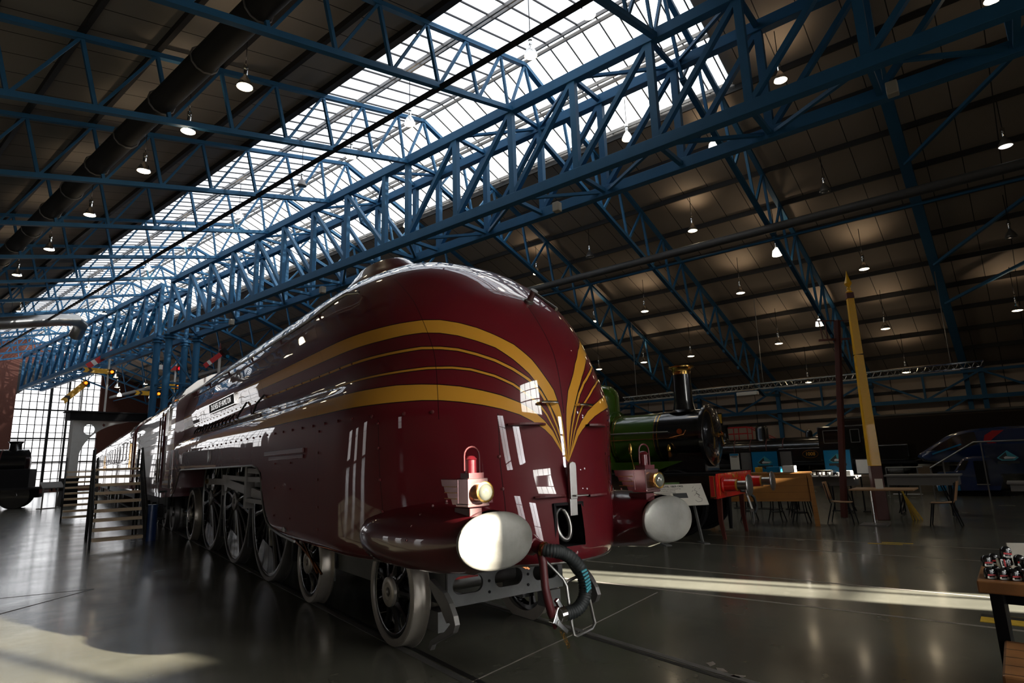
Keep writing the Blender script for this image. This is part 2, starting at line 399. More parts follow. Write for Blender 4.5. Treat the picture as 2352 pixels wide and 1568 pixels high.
window(NW[4], A0 - .13, 'y', 'window_glass', 3, 2, label='slot added high in the near end wall to sun the table trays')
LW = [(30.5, 33.5, .1, 4.6), (40, 44, .1, 4.2), (12, 13.2, 1.2, 3.6), (52, 60, .5, 4.6)]
hb(wall_holes(BL - .13, 'x', A0, A1, 0, 9.0, LW), 'wall_left', 'brick', 'dark brick long wall at the left of the hall', 'wall')
m = MB()
for a0, a1 in ((-4, 11.5), (14, 30), (34, 39.5)): m.box((BL + .1, (a0 + a1) / 2, 1.6), (.1, a1 - a0, 3.2))
hb(m, 'trim_15', 'beige_wall', 'beige dado panels along the left wall', 'trim')
for h in LW: window(h, BL - .13, 'x', 'window_glass', 1, 2, label='tall window in the left wall at %d metres along' % h[0])
hb(wall_holes(BR + .13, 'x', A0, A1, 0, 6.2, []), 'wall_right', 'wall_board', 'pale boarded long wall beyond the dark engines', 'wall')
# far gable: brick either side of a giant window whose head follows the roof
FW = (14.15, 21.2, .5, 10.2)
m = wall_holes(A1 + .15, 'y', BL, BR, 0, 17.5, [(14.15, 21.2, .5, 12.6), (4.5, 12.0, .5, 9.0)], .3)
hb(m, 'wall_far', 'brick', 'red brick end wall around the giant window', 'wall')
m = MB(); m.prism([(14.15, 9.4), (14.15, 12.6), (21.2, 12.6), (21.2, 11.9), (17.6, 12.35)], (0, A1, 0), (1, 0, 0), (0, 0, 1), (0, 1, 0), .2)
hb(m, 'trim_1', 'purlin', 'dark curved head above the giant end window', 'trim')
w = window((14.15, 21.2, .5, 12.6), A1 + .15, 'y', 'window_glass', 12, 16, frame='iron', bar=.07, label='giant gridded end window at the far end of the hall')
window((4.5, 12.0, .5, 9.0), A1 + .15, 'y', 'window_glass', 12, 10, frame='iron', bar=.07, label='second gridded end window left of the brick pier')
m = MB()
for z in (2.9, 5.2, 8.0): m.bar((14.15, A1 - .1, z), (21.2, A1 - .1, z), .25, .14)
for u in (16.9, 18.4): m.bar((u, A1 - .1, .5), (u, A1 - .1, 12), .16, .2, (0, 1, 0))
m.build('window_beam', 'iron', parent=w)
# right-hand wall: rails and the blue bracing beam along it
m = MB()
for z in (4.6,): m.bar((39.45, A0, z), (39.45, A1, z), .06, .14)
m.bar((39.40, A0, 3.35), (39.40, A1, 3.35), .05, .12)
hb(m, 'trim_2', 'purlin', 'dark horizontal sheeting rails on the right wall', 'trim')
# purlins, one object each
k = 0
def purlin(b, f, m_, lab, w=.07, h=.2, dz=.17):
    o = MB().bar((b, A0, f(b) + dz), (b, A1, f(b) + dz), w, h); return hb(o, 'purlin', m_, lab, 'purlin', kind='structure')
PL = [10.03 - 1.65 * i for i in range(0, 10)]
ordw = ['first', 'second', 'third', 'fourth', 'fifth', 'sixth', 'seventh', 'eighth', 'ninth', 'tenth', 'eleventh', 'twelfth', 'thirteenth', 'fourteenth', 'fifteenth', 'sixteenth']
for i, b in enumerate(PL): purlin(b, zl, 'purlin', '%s dark purlin left of the skylight' % ordw[i], w=.12 if i else .2)
PR = [18.6 + 1.9 * i for i in range(0, 12)]
for i, b in enumerate(PR): purlin(b, zr, 'purlin', '%s dark purlin right of the skylight' % ordw[i])
# ------------------------------------------------------------ roof trusses
def members_left():
    top = [(b, zl(b)) for b in [10.03 - 1.65 * i for i in range(0, 9)]]
    bot = [(b + .44, zl(b) - 1.72) for b, _ in top]
    return top, bot
def truss_parts():
    out = []
    top, bot = members_left()
    out.append(('top_chord', [((top[-1][0] - 1, zl(top[-1][0] - 1)), (APEX, zl(APEX)))], .13, .15))
    out.append(('bottom_chord', [((bot[-1][0] - 1, zl(top[-1][0] - 1) - 1.72), (13.74, zl(13.3) - 1.72))], .15, .16))
    for i, (t, b) in enumerate(zip(top, bot)):
        out.append(('strut', [(t, b)], .09, .09))
        if i: out.append(('strut', [(b, top[i - 1])], .07, .08))
    # head of the truss over the skylight
    n1, n2 = (11.62, zl(11.62)), (13.2, zl(13.2)); ap = (APEX, zl(APEX)); q1, q2, q3 = (12.1, zl(11.66) - 1.72), (13.6, zl(13.2) - 1.72), (13.74, EYE + 11.15)
    for a, b in ((bot[0], n1), (n1, q1), (q1, n2), (n2, (13.5, q2[1])), ((13.6, q2[1]), ap)): out.append(('strut', [(a, b)], .08, .08))
    # right slope
    out.append(('top_chord', [(ap, (39.3, zr(39.3)))], .13, .16))
    out.append(('bottom_chord', [((15.3, zr(15.3) - 2.15), (36.2, zr(36.2) - 1.9)), ((36.2, zr(36.2) - 1.9), (39.3, zr(39.3) - .6))], .14, .16))
    xs = [16.6 + 1.9 * i for i in range(11)]
    out.append(('strut', [((15.3, zr(15.3) - 2.15), ap)], .09, .09))
    prev = (15.3, zr(15.3) - 2.15)
    for x in xs:
        t = (x, zr(x)); b = (x + .55, zr(x + .55) - 2.15) if x < 35.5 else (x, zr(x) - 1.9)
        out.append(('strut', [(prev, t)], .08, .08)); out.append(('strut', [(t, b)], .08, .09)); prev = b
    return out
TP = truss_parts()
def make_truss(a, label):
    r = hall_thing('roof_truss', label, 'roof truss', a, 0, 0, group='blue roof trusses across the hall', kind='structure')
    for nm, segs, w, h in TP:
        m = MB()
        for p, q in segs: m.bar((p[0], 0, p[1]), (q[0], 0, q[1]), w, h, (0, 1, 0))
        m.build(nm, 'blue_steel', parent=r)
    return r
T0 = make_truss(5.87, 'blue lattice roof truss nearest the viewpoint, meeting the girder at upper right')
tl = ['second', 'third', 'fourth', 'fifth', 'sixth', 'seventh']
for i in range(1, 7):
    c = copy_tree(T0); c.location = H(5.87 + 5.04 * i, 0, 0); c['label'] = '%s blue roof truss counted from the viewpoint' % tl[i - 1]
far = None
for i in range(7, 14):
    if far is None:
        m = MB()
        for nm, segs, w, h in TP:
            for p, q in segs: m.bar((p[0], 0, p[1]), (q[0], 0, q[1]), w, h, (0, 1, 0))
        far = m.build('roof_truss', 'blue_steel'); far.rotation_euler.z = RZ; c = far
    else: c = far.copy(); COL.objects.link(c)
    c.location = H(5.87 + 5.04 * i, 0, 0); tag(c, '%s blue roof truss counted from the viewpoint' % ordw[i], 'roof truss', 'blue roof trusses across the hall', 'structure')
# plain rafter with braces above the right side, nearest bay
r = hall_thing('roof_rafter', 'plain blue rafter running down the right roof slope with two brace rods', 'rafter', 1.55, 0, 0, kind='structure')
MB().bar((15.5, 0, zr(15.5) - .1), (39.3, 0, zr(39.3) - .1), .26, .34, (0, 1, 0)).build('beam', 'blue_steel', parent=r)
for (b0, a0, b1, a1) in ((23.5, 0, 19.5, -4.2), (29.5, 0, 25.5, -4.2), (32.5, 0, 26, -9)):
    MB().bar((b0, a0, zr(b0) - .25), (b1, a1, zr(b1) - .25), .11, .11).build('brace', 'blue_steel', parent=r)
MB().bar((39.3, 0, 0), (39.3, 0, zr(39.3)), .22, .22, (0, 1, 0)).build('wall_post', 'blue_steel', parent=r)
# tie bar at the truss nodes and its twin below the skylight
o = MB().bar((10.47, A0, zl(10.03) - 1.78), (10.47, A1, zl(10.03) - 1.78), .10, .12); hb(o, 'trim_3', 'iron', 'dark tie bar linking the truss feet under the skylight', 'tie bar')
# ------------------------------------------------------------ lattice girders
ZT, ZB = EYE + 11.13, EYE + 8.02
def girder(nodes, mid, label, endlabel=None):
    r = hall_thing('lattice_girder', label, 'girder', 0, 0, 0, kind='structure')
    a0, a1 = nodes[0], nodes[-1]
    for b, zt in ((13.74, ZT), (15.3, ZT)):
        MB().bar((b, a0, ZT), (b, a1, ZT), .26, .32).build('top_chord', 'blue_steel', parent=r, bevel=.012)
        MB().bar((b, a0, ZB), (b, a1, ZB), .26, .32).build('bottom_chord', 'blue_steel', parent=r, bevel=.012)
        for i, a in enumerate(nodes):
            MB().bar((b, a, ZB), (b, a, ZT), .17, .20, (0, 1, 0)).build('upright', 'blue_steel', parent=r)
            if i < len(nodes) - 1:
                n = nodes[i + 1]
                if n - a < 1.6: continue
                t, l = ((a, n) if n <= mid else (n, a))
                MB().bar((b, t, ZT - .1), (b, l, ZB + .1), .13, .16, (1, 0, 0)).build('diagonal', 'blue_steel', parent=r)
    for z, s in ((ZT, 0), (ZB, 1)):
        for i, a in enumerate(nodes):
            MB().bar((13.74, a, z), (15.3, a, z), .12, .12).build('cross_tie', 'blue_steel', parent=r)
            if i < len(nodes) - 1:
                n = nodes[i + 1]; p, q = ((a, n) if (i + s) % 2 else (n, a))
                MB().bar((13.74, p, z), (15.3, q, z), .09, .09).build('cross_brace', 'blue_steel', parent=r)
    return r
N1 = [-3.7, -1.2, 1.25, 3.7, 6.1, 8.6, 11.0, 13.5, 16.0, 17.35, 19.8, 22.25, 24.7, 27.15, 29.6, 32.1, 34.6, 37.1]
girder(N1, 16.5, 'big blue lattice box girder running under the skylight')
N2 = [38.6 + 2.45 * i for i in range(14)]
girder(N2, 38.6 + 2.45 * 13, 'farther blue box girder continuing beyond the blue columns')
# blue columns in a cluster
colw = 0
for a, b in ((37.0, 13.74), (37.0, 15.3), (38.7, 13.74), (38.7, 15.3)):
    r = hall_thing('blue_column', ['front left', 'front right', 'rear left', 'rear right'][colw] + ' blue round column of the cluster under the girder joint', 'column', a, b, group='blue columns under the girder joint', kind='structure'); colw += 1
    MB().lathe([(.19, 0), (.19, ZB - .45)], n=16).build('shaft', 'blue_steel', parent=r, smooth=True)
    MB().lathe([(.19, ZB - .45), (.30, ZB - .42), (.30, ZB - .36), (.22, ZB - .34), (.22, ZB - .28), (.32, ZB - .24), (.32, ZB - .17)], n=16).build('capital', 'blue_steel', parent=r, smooth=True)
r = hall_thing('column_bracing', 'blue cross bracing between the clustered columns', 'bracing', 0, 0, kind='structure')
for z0 in (2.6, 4.6, 6.6):
    for p, q in (((13.74, 37, z0), (15.3, 37, z0)), ((13.74, 38.7, z0), (15.3, 38.7, z0)), ((13.74, 37, z0), (13.74, 38.7, z0)), ((15.3, 37, z0), (15.3, 38.7, z0)), ((13.74, 37, z0 + 2), (15.3, 37, z0)), ((13.74, 38.7, z0), (15.3, 38.7, z0 + 2))):
        MB().bar(p, q, .09, .09).build('brace', 'blue_steel', parent=r)
# near-end columns of the girder (out of frame, they carry it)
for j, (a, b) in enumerate(((-3.7, 13.74), (-3.7, 15.3))):
    o = MB().lathe([(.19, 0), (.19, ZB - .2)], n=16).build('blue_column', 'blue_steel', smooth=True, loc=H(a, b, 0)); tag(o, 'blue column carrying the near end of the girder, %s of two' % ('left' if j == 0 else 'right'), 'column', kind='structure')
# small pale junction boxes on the girder
for a, b in ((.95, 14.5), (9.9, 14.5), (22.6, 14.5), (31, 14.5)):
    o = MB().box((0, 0, 0), (.22, .22, .3)).build('junction_box', 'cream', bevel=.02, loc=H(a, b, ZB - .36), rz=RZ)
    tag(o, 'small cream box hung under the big girder at %d metres along' % int(a + 1), 'box', 'cream boxes under the girder')
# purlin-side ducts
o = MB().tube([(5.3, A0 + .5, EYE + 9.55), (5.3, 46, EYE + 9.55)], .30, 20); duct = hb(o, 'air_duct', 'duct_dark', 'fat dark pipe threaded through the trusses at upper left', 'pipe', kind='thing', smooth=True)
for i in range(14):
    a = 3.4 + 2.52 * i
    MB().tube([Vector((5.3, a, EYE + 9.55)) + Vector((math.cos(t), 0, math.sin(t))) * .33 for t in [2 * PI * q / 12 for q in range(12)]], .022, 5, closed=True).build('clip', 'steel_dull', parent=duct)
o = MB().tube([(22.0, A0 + .5, EYE + 7.95), (22.0, A1 - .5, EYE + 7.95)], .16, 16); hb(o, 'heating_pipe', 'duct', 'round grey pipe slung below the right-hand trusses', 'pipe', kind='thing', smooth=True)
o = MB().tube([(22.3, A0 + .5, EYE + 7.62), (22.3, A1 - .5, EYE + 7.62)], .05, 8); hb(o, 'conduit', 'blue_steel', 'thin blue rail running beneath the grey pipe', 'pipe', kind='thing', smooth=True)
# big silver ducts at the far end
o = MB().tube([H(48.8, 1, 10.6), H(48.8, 7.6, 11.1), H(48.8, 11.0, 11.9), H(49, 12.1, 12.1), H(50, 12.7, 12.0), H(51, 12.7, 11.4)], .42, 16).build('silver_duct', 'steel', smooth=True)
tag(o, 'fat silver ventilation duct crossing under the far skylight', 'duct')
# wall bracing girder along the right wall
r = hall_thing('wall_bracing', 'long blue lattice beam along the right wall', 'bracing', 0, 0, kind='structure')
MB().bar((39.0, A0, 4.0), (39.0, A1, 4.0), .18, .2).build('lower_chord', 'blue_steel', parent=r)
MB().bar((39.0, A0, 5.35), (39.0, A1, 5.35), .14, .14).build('upper_chord', 'blue_steel', parent=r)
for i in range(18):
    a = -8.0 + 5.04 * i - 1.17
    MB().bar((39.2, a, 0), (39.2, a, 5.5), .22, .22, (0, 1, 0)).build('wall_post', 'blue_steel', parent=r)
    MB().bar((39.0, a, 5.35), (39.0, a + 2.52, 4.0), .1, .1).build('strut', 'blue_steel', parent=r)
    MB().bar((39.0, a + 2.52, 4.0), (39.0, a + 5.04, 5.35), .1, .1).build('strut', 'blue_steel', parent=r)
    MB().bar((39.0, a + 2.52, 4.0), (39.0, a + 2.52, 5.35), .1, .1, (0, 1, 0)).build('strut', 'blue_steel', parent=r)
for a in (1.6, 6.7):
    MB().bar((39.0, a, 4.0), (39.0, a + 3.4, 1.9), .1, .1).build('knee_brace', 'blue_steel', parent=r)
    MB().bar((39.0, a + 1.7 , 1.9), (39.0, a + 5.1, 4.0), .1, .1).build('knee_brace', 'blue_steel', parent=r)
# silver lighting truss hanging at the right
r = hall_thing('lighting_truss', 'long silver lighting truss hanging level below the right roof', 'lighting truss', 0, 0)
bt, at0, at1, zt_ = 30.0, .55, 16.6, 4.84
for d, z in ((-.12, 0), (.12, 0), (0, -.24)): MB().tube([(bt + d, at0, zt_ + z), (bt + d, at1, zt_ + z)], .034, 6).build('rail', 'chrome', parent=r)
m = MB(); n = 60
for i in range(n):
    a = at0 + (at1 - at0) * i / n; c = at0 + (at1 - at0) * (i + .5) / n; e = at0 + (at1 - at0) * (i + 1) / n
    for d in (-.12, .12): m.bar((bt + d, a, zt_), (bt, c, zt_ - .24), .016, .016); m.bar((bt, c, zt_ - .24), (bt + d, e, zt_), .016, .016)
lz = m.build('lacing', 'chrome', parent=r)
for a in (1.6, 9.0, 15.8): MB().tube([(bt, a, zt_), (bt, a, zr(bt) + .2)], .018, 5).build('hanger_rod', 'steel_dull', parent=r)
o = MB().box((0, 0, 0), (.3, 1.0, .18)).build('strip_lamp', 'white_enamel', bevel=.03, loc=H(9.8, 30.0, 4.4), rz=RZ); tag(o, 'short white box lamp clipped below the silver lighting truss', 'lamp')
# ------------------------------------------------------------ floor markings
def strip(pts, w, m_, name, lab, z=.002, cat='floor line'):
    m = MB()
    for p, q in zip(pts[:-1], pts[1:]): m.bar((p[0], p[1], z / 2), (q[0], q[1], z / 2), w, z)
    o = m.build(name, m_); tag(o, lab, cat, kind='structure'); return o
def hp(a, b): v = H(a, b); return (v.x, v.y)
strip([hp(-11, 8.40), hp(7.0, 8.26)], .035, 'concrete_pale', 'trim_4', 'pale rail line in the floor beyond the sunlit strip')
strip([hp(-11, 7.08), hp(7.5, 6.93)], .045, 'concrete_pale', 'trim_5', 'pale rail line in the floor in front of the sunlit strip')
strip([hp(-11, 10.9), hp(9, 10.75)], .02, 'concrete_pale', 'trim_6', 'thin pale line in the floor near the exhibit sign')
strip([hp(-11, 12.2), hp(5, 12.05)], .02, 'concrete_pale', 'trim_7', 'thin pale line in the floor before the yellow signal post')
strip([hp(10.22, 3.08), hp(8.6, .6), hp(5, -4)], .03, 'groove', 'trim_8', 'dark crack line crossing the floor at lower left')
strip([hp(10.22, 3.08), hp(10.9, 1.6), hp(13, -4)], .02, 'groove', 'trim_9', 'dark joint running left from the crack')
for x in (-.72, .72):
    s = -1 if x < 0 else 1
    strip([(x - s * .045, -4.5), (x - s * .045, 66)], .05, 'groove', 'trim_%d' % (10 if s < 0 else 12), '%s wheel groove beside the rail under the maroon engine' % ('left' if s < 0 else 'right'))
    strip([(x + s * .03, -4.5), (x + s * .03, 66)], .06, 'steel_dull', 'trim_%d' % (11 if s < 0 else 13), '%s rail set flush in the floor under the maroon engine' % ('left' if s < 0 else 'right'), z=.003)
strip([hp(2.9, 1.2), hp(3.3, 3.3), hp(3.36, 4.79), hp(3.5, 6.8)], .012, 'concrete_pale', 'trim_14', 'thin scratch across the floor in front of the engine')
# yellow and black floor tape
def tape(name, a, b, l, w, rz, lab):
    r = thing(name, lab, 'floor tape', H(a, b, 0), RZ + rz)
    MB().box((0, 0, .002), (l, w, .004)).build('tape_base', 'yellow_tape', parent=r)
    m = MB(); n = int(l / .3)
    for i in range(n):
        x = -l / 2 + .12 + i * .3; m.add([(x, -w / 2, .0045), (x + .12, -w / 2, .0045), (x + .2, w / 2, .0045), (x + .08, w / 2, .0045)], [(0, 1, 2, 3)])
    m.build('black_bars', 'groove', parent=r); return r
tape('floor_tape', 1.95, 12.03, .045, .5, .12, 'short yellow tape strip on the floor before the signal post, nearer one')
tape('floor_tape', 1.80, 12.22, .045, .45, .05, 'short yellow tape strip on the floor before the signal post, farther one')
t = tape('floor_tape', -.75, 7.32, .32, 2.5, 0, 'broad worn yellow tape panel on the floor behind the bench legs')
for i, (a, b) in enumerate(((2.05, 4.75), (1.93, 4.66), (1.78, 4.6), (1.60, 4.5))):
    o = MB().prism([(-.05, -.02), (.02, -.035), (.06, 0), (.0, .03)], (0, 0, 0), (1, 0, 0), (0, 1, 0), (0, 0, 1), .003).build('floor_fleck', 'concrete_pale', loc=H(a, b, 0), rz=RZ + i)
    tag(o, 'pale worn fleck of filler in the floor at bottom centre right', 'floor mark', 'pale filler flecks in the floor')
# ============================================================ THE MAROON STREAMLINER
def hermite(xs, ys, x):
    if x <= xs[0]: return ys[0]
    if x >= xs[-1]: return ys[-1]
    import bisect
    i = bisect.bisect_right(xs, x) - 1; h = xs[i + 1] - xs[i]
    d = [(ys[j + 1] - ys[j]) / (xs[j + 1] - xs[j]) for j in range(len(xs) - 1)]
    def tg(j):
        if j == 0: return d[0]
        if j == len(xs) - 1: return d[-1]
        a, b = d[j - 1], d[j]
        return 0 if a * b <= 0 else 2 * a * b / (a + b)
    t = (x - xs[i]) / h; m0, m1 = tg(i), tg(i + 1)
    return (2*t**3-3*t**2+1)*ys[i] + (t**3-2*t**2+t)*h*m0 + (-2*t**3+3*t**2)*ys[i+1] + (t**3-t**2)*h*m1
ZC = [.80, .86, 1.26, 1.536, 1.92, 2.12, 2.27, 2.44, 2.6, 2.8, 2.98, 3.15, 3.35, 3.52, 3.7, 3.85, 3.93, 3.965]
YC = [.165, .145, .185, .238, .264, .284, .309, .358, .445, .585, .736, .936, 1.21, 1.518, 1.98, 2.6, 3.15, 3.8]
KZ = [.80, .86, .95, 1.9, 2.05, 2.2, 2.35, 2.5, 2.65, 2.8, 3.1, 3.4, 3.6, 3.8, 3.88, 3.93, 3.955, 3.965]
KW = [1.21, 1.275, 1.305, 1.31, 1.292, 1.236, 1.17, 1.13, 1.14, 1.152, 1.09, .985, .80, .54, .37, .22, .12, 0.0]
KS = [1.21, 1.275, 1.305, 1.312, 1.305, 1.262, 1.135, 1.115, 1.135, 1.152, 1.09, .985, .80, .54, .37, .22, .12, 0.0]
def sstep(a, b, x): t = min(1, max(0, (x - a) / (b - a))); return t * t * (3 - 2 * t)
def lin(xs, ys, x): return float(np.interp(x, xs, ys))
_lv = {}
def level(z):
    if z in _lv: return _lv[z]
    W = hermite(KZ, KW, z); W2 = hermite(KZ, KS, z); y = hermite(ZC, YC, z)
    A = lin([.85, 2, 3, 3.95], [1.859, 1.529, 2.131, 2.526], z); Nn = lin([.85, 2, 3, 3.95], [1.916, 2.162, 2.508, 2.776], z)
    th = np.linspace(0, PI / 2, 500); X = W * np.sin(th) ** (2 / Nn); Y = y + A * (1 - np.cos(th) ** (2 / Nn))
    yy = np.arange(Y[-1] + .02, 14.0, .02); X = np.append(X, np.full_like(yy, W)); Y = np.append(Y, yy)
    S = np.append(0, np.cumsum(np.hypot(np.diff(X), np.diff(Y))))
    if abs(W2 - W) > 1e-4:
        t = np.clip((S - 1.2) / 2.6, 0, 1); t = t * t * (3 - 2 * t); X = X * (1 + (W2 / max(W, 1e-3) - 1) * t)
    _lv[z] = (X, Y, S); return _lv[z]
def surf(s, z):
    X, Y, S = level(z); return float(np.interp(abs(s), S, X)) * (1 if s >= 0 else -1), float(np.interp(abs(s), S, Y)), z
def norm_at(s, z):
    e = .01; p0 = Vector(surf(s - e, z)); p1 = Vector(surf(s + e, z)); q0 = Vector(surf(s, z - e)); q1 = Vector(surf(s, z + e))
    n = (p1 - p0).cross(q1 - q0).normalized(); return n if n.y < 0 or n.x * (1 if s > 0 else -1) > 0 else -n
SARCH_Y = [-1, 1.0, 2.0, 3.0, 3.5, 3.9, 4.1, 4.22, 4.32, 4.38, 4.42, 4.50, 4.66, 4.9, 10.9, 11.1, 11.35, 11.7, 11.95, 12.1, 15]
SARCH_Z = [.80, .80, .815, .835, .86, .905, .97, 1.06, 1.19, 1.30, 1.42, 1.52, 1.585, 1.612, 1.60, 1.585, 1.45, 1.2, 1.08, 1.03, 1.03]
SB = [.0, .06, .12, .19, .28, .36, .44, .52, .60, .68, .76, .86, .96, 1.06, 1.18, 1.3, 1.42, 1.56, 1.7, 1.85, 2.0, 2.2, 2.4, 2.6, 2.8, 3.0, 3.25, 3.5, 3.75, 3.95, 4.1, 4.22, 4.34, 4.44, 4.52, 4.60, 4.66, 4.72, 4.78, 4.84, 4.9, 4.97, 5.05, 5.15, 5.3, 5.6, 6, 6.5, 7, 7.6, 8.2, 8.8, 9.4, 10, 10.5, 10.9, 11.1, 11.25, 11.4, 11.55, 11.7, 11.85, 12.0, 12.15, 12.3, 12.45, 12.6, 12.75, 12.9, 13.05]
SC_ = sorted({-s for s in SB} | set(SB) | {.06, -.19})
YEND = 12.35
def body_grid(rows, name, hole=None):
    """rows: function giving z for (t, y); ends clipped at the cab"""
    vs = []; uv = []; idx = {}
    ts = rows[0]; zf = rows[1]
    for i, t in enumerate(ts):
        for j, s in enumerate(SC_):
            zz = zf(t, None); x, y, z = surf(s, zz)
            z2 = zf(t, y); 
            if z2 != zz:
                x, y, z = surf(s, round(z2, 4))
            if y > YEND: y = YEND
            vs.append((x, y, z)); uv.append((abs(s) / 16, z / 4))
    n = len(SC_); fs = []
    for i in range(len(ts) - 1):
        for j in range(n - 1):
            a, b, c, d = i * n + j, i * n + j + 1, (i + 1) * n + j + 1, (i + 1) * n + j
            if (Vector(vs[a]) - Vector(vs[b])).length < 1e-4 and (Vector(vs[c]) - Vector(vs[d])).length < 1e-4: continue
            if hole and hole(SC_[j], SC_[j + 1], zf(ts[i], None), zf(ts[i + 1], None)): continue
            fs.append((a, b, c, d))
    me = bpy.data.meshes.new(name); me.from_pydata(vs, [], fs); me.update()
    ul = me.uv_layers.new(name='flow')
    for p in me.polygons:
        for li in p.loop_indices: ul.data[li].uv = uv[me.loops[li].vertex_index]
    me.polygons.foreach_set('use_smooth', [True] * len(me.polygons)); me.materials.append(M['streamliner_paint'])
    ns = []
    for i, (x, y, z) in enumerate(vs):
        s = SC_[i % n]; z_ = min(max(z, .81), 3.955)
        p0, p1, q0, q1 = [Vector(surf(*a)) for a in ((s - .02, z_), (s + .02, z_), (s, round(z_ - .012, 4)), (s, round(z_ + .012, 4)))]
        nn = (p1 - p0).cross(q1 - q0)
        if nn.length < 1e-9: nn = Vector((0, 0, 1))
        nn.normalize(); ns.append(nn)
    me.update()
    # outward side check against the faces themselves
    f0 = me.polygons[len(me.polygons) // 2]; a_ = ns[f0.vertices[0]].dot(f0.normal)
    if a_ < 0: me.flip_normals()
    me.normals_split_custom_set_from_vertices([tuple(v) for v in ns])
    return me
E0 = thing('steam_locomotive', 'maroon streamlined steam engine with gold bands sweeping to a point on its nose', 'locomotive', (0, 0, 0))
def part(mb, name, m, parent=E0, **k): return mb.build(name, m, parent=parent, **k)
lt = [0, .02, .045, .075, .1018, .15, .2, .25, .31, .3673, .43, .5, .57, .65, .73, .81, .9, 1.0]
def zlow(t, y):
    z0 = .80 if y is None else lin(SARCH_Y, SARCH_Z, y)
    return z0 + t * (1.93 - z0)
hz0, hz1 = zlow(.1018, None), zlow(.3673, None)
me = body_grid((lt, zlow), 'skirt', hole=lambda s0, s1, z0, z1: s0 > -.195 and s1 < .065 and z0 > .90 and z1 < 1.22)
o = bpy.data.objects.new('skirt', me); COL.objects.link(o); o.parent = E0
uz = sorted({1.93, 1.97, 2.01, 2.05, 2.09, 2.13, 2.17, 2.21, 2.25, 2.29, 2.33, 2.38, 2.44, 2.5, 2.57, 2.64, 2.72, 2.8, 2.9, 3.0, 3.1, 3.2, 3.3, 3.4, 3.48, 3.55, 3.61, 3.67, 3.73, 3.78, 3.82, 3.855, 3.885, 3.91, 3.93, 3.945, 3.957, 3.9645})
me = body_grid((uz, lambda t, y: t), 'boiler_casing')
o = bpy.data.objects.new('boiler_casing', me); COL.objects.link(o); o.parent = E0
# coupling recess with its hook
m = MB(); x0, x1 = -.205, .075
m.box(((x0 + x1) / 2, .62, (hz0 + hz1) / 2), (.34, .02, .36))
for x in (x0, x1): m.box((x, .40, (hz0 + hz1) / 2), (.02, .44, .34))
for z in (hz0 - .012, hz1 + .012): m.box(((x0 + x1) / 2, .40, z), (.28, .44, .02))
part(m, 'coupling_recess', 'black')
m = MB(); xc = -.065
m.bar((xc, .60, 1.06), (xc, .34, 1.06), .05, .09, (0, 0, 1))
hk = part(m, 'draw_hook', 'iron', bevel=.008)
rng = [Vector((xc + .03 + .07 * math.cos(t), .30 + .03 * math.sin(t), 1.065 + .115 * math.sin(t))) for t in [2 * PI * i / 28 for i in range(28)]]
MB().tube(rng, .021, 10, closed=True).build('coupling_ring', 'steel', parent=hk, smooth=True)
# buffers: oval heads in faired housings
for sx in (-1, 1):
    x = .872 * sx
    rows = []
    for y, a, b, dz in ((.075, .25, .19, .03), (.22, .285, .225, .01), (.45, .335, .255, -.005), (.75, .385, .27, -.01), (1.1, .415, .275, -.01), (1.35, .41, .265, -.01), (1.5, .36, .2, -.01)):
        rows.append([(x + a * math.cos(t) * (1 if True else 1), y, max(.80, 1.02 + dz + b * math.sin(t))) for t in [2 * PI * k / 40 for k in range(40)]])
    hs = part(MB().grid(rows, closed=True), 'buffer_housing', 'maroon', smooth='all')
    m = MB(); n = 56; rows = []
    def ring(a, b, y):
        out = []
        for k in range(n):
            t = 2 * PI * k / n; c, s = math.cos(t), math.sin(t); e = .93
            out.append((x + a * math.copysign(abs(c) ** e, c), y, 1.045 + b * math.copysign(abs(s) ** e, s)))
        return out
    for a, b, y in ((.0, .0, .045), (.28, .165, .045), (.297, .183, .032), (.303, .189, .014), (.299, .185, 0), (.28, .17, -.012), (.20, .12, -.024), (.10, .06, -.029), (.001, .001, -.03)): rows.append(ring(a, b, y))
    bf = part(m.grid(rows, closed=True), 'buffer_head', 'buffer_steel', smooth=True); bf['label'] = 'bare scuffed steel oval buffer head'
    m = MB()
    for k in range(9):
        t = .3 + k * .34; m.lathe([(.009, 0), (.009, .012)], (x + .36 * math.cos(t), .62, 1.0 + .285 * math.sin(t)), (0, -1, 0), 8)
    m.build('rivets', 'maroon_dull', parent=hs)
# chimney cowl and dome
rows = []
for z, y0, y1, w in ((3.80, 2.7, 5.3, .42), (3.93, 2.85, 5.1, .38), (4.0, 2.97, 4.9, .33), (4.06, 3.07, 4.75, .29), (4.12, 3.17, 4.6, .26), (4.155, 3.25, 4.5, .24)):
    yc, yr = (y0 + y1) / 2, (y1 - y0) / 2
    rows.append([(w * math.sin(t), yc - yr * math.cos(t), z) for t in [2 * PI * k / 36 for k in range(36)]])
ch = part(MB().grid(rows, closed=True), 'chimney_cowl', 'maroon', smooth='all')
part(MB().lathe([(.20, 4.08), (.20, 4.165), (.17, 4.165), (.17, 4.08)], (0, 3.75, 0), n=24, cap=True), 'chimney_lip', 'black', parent=ch)
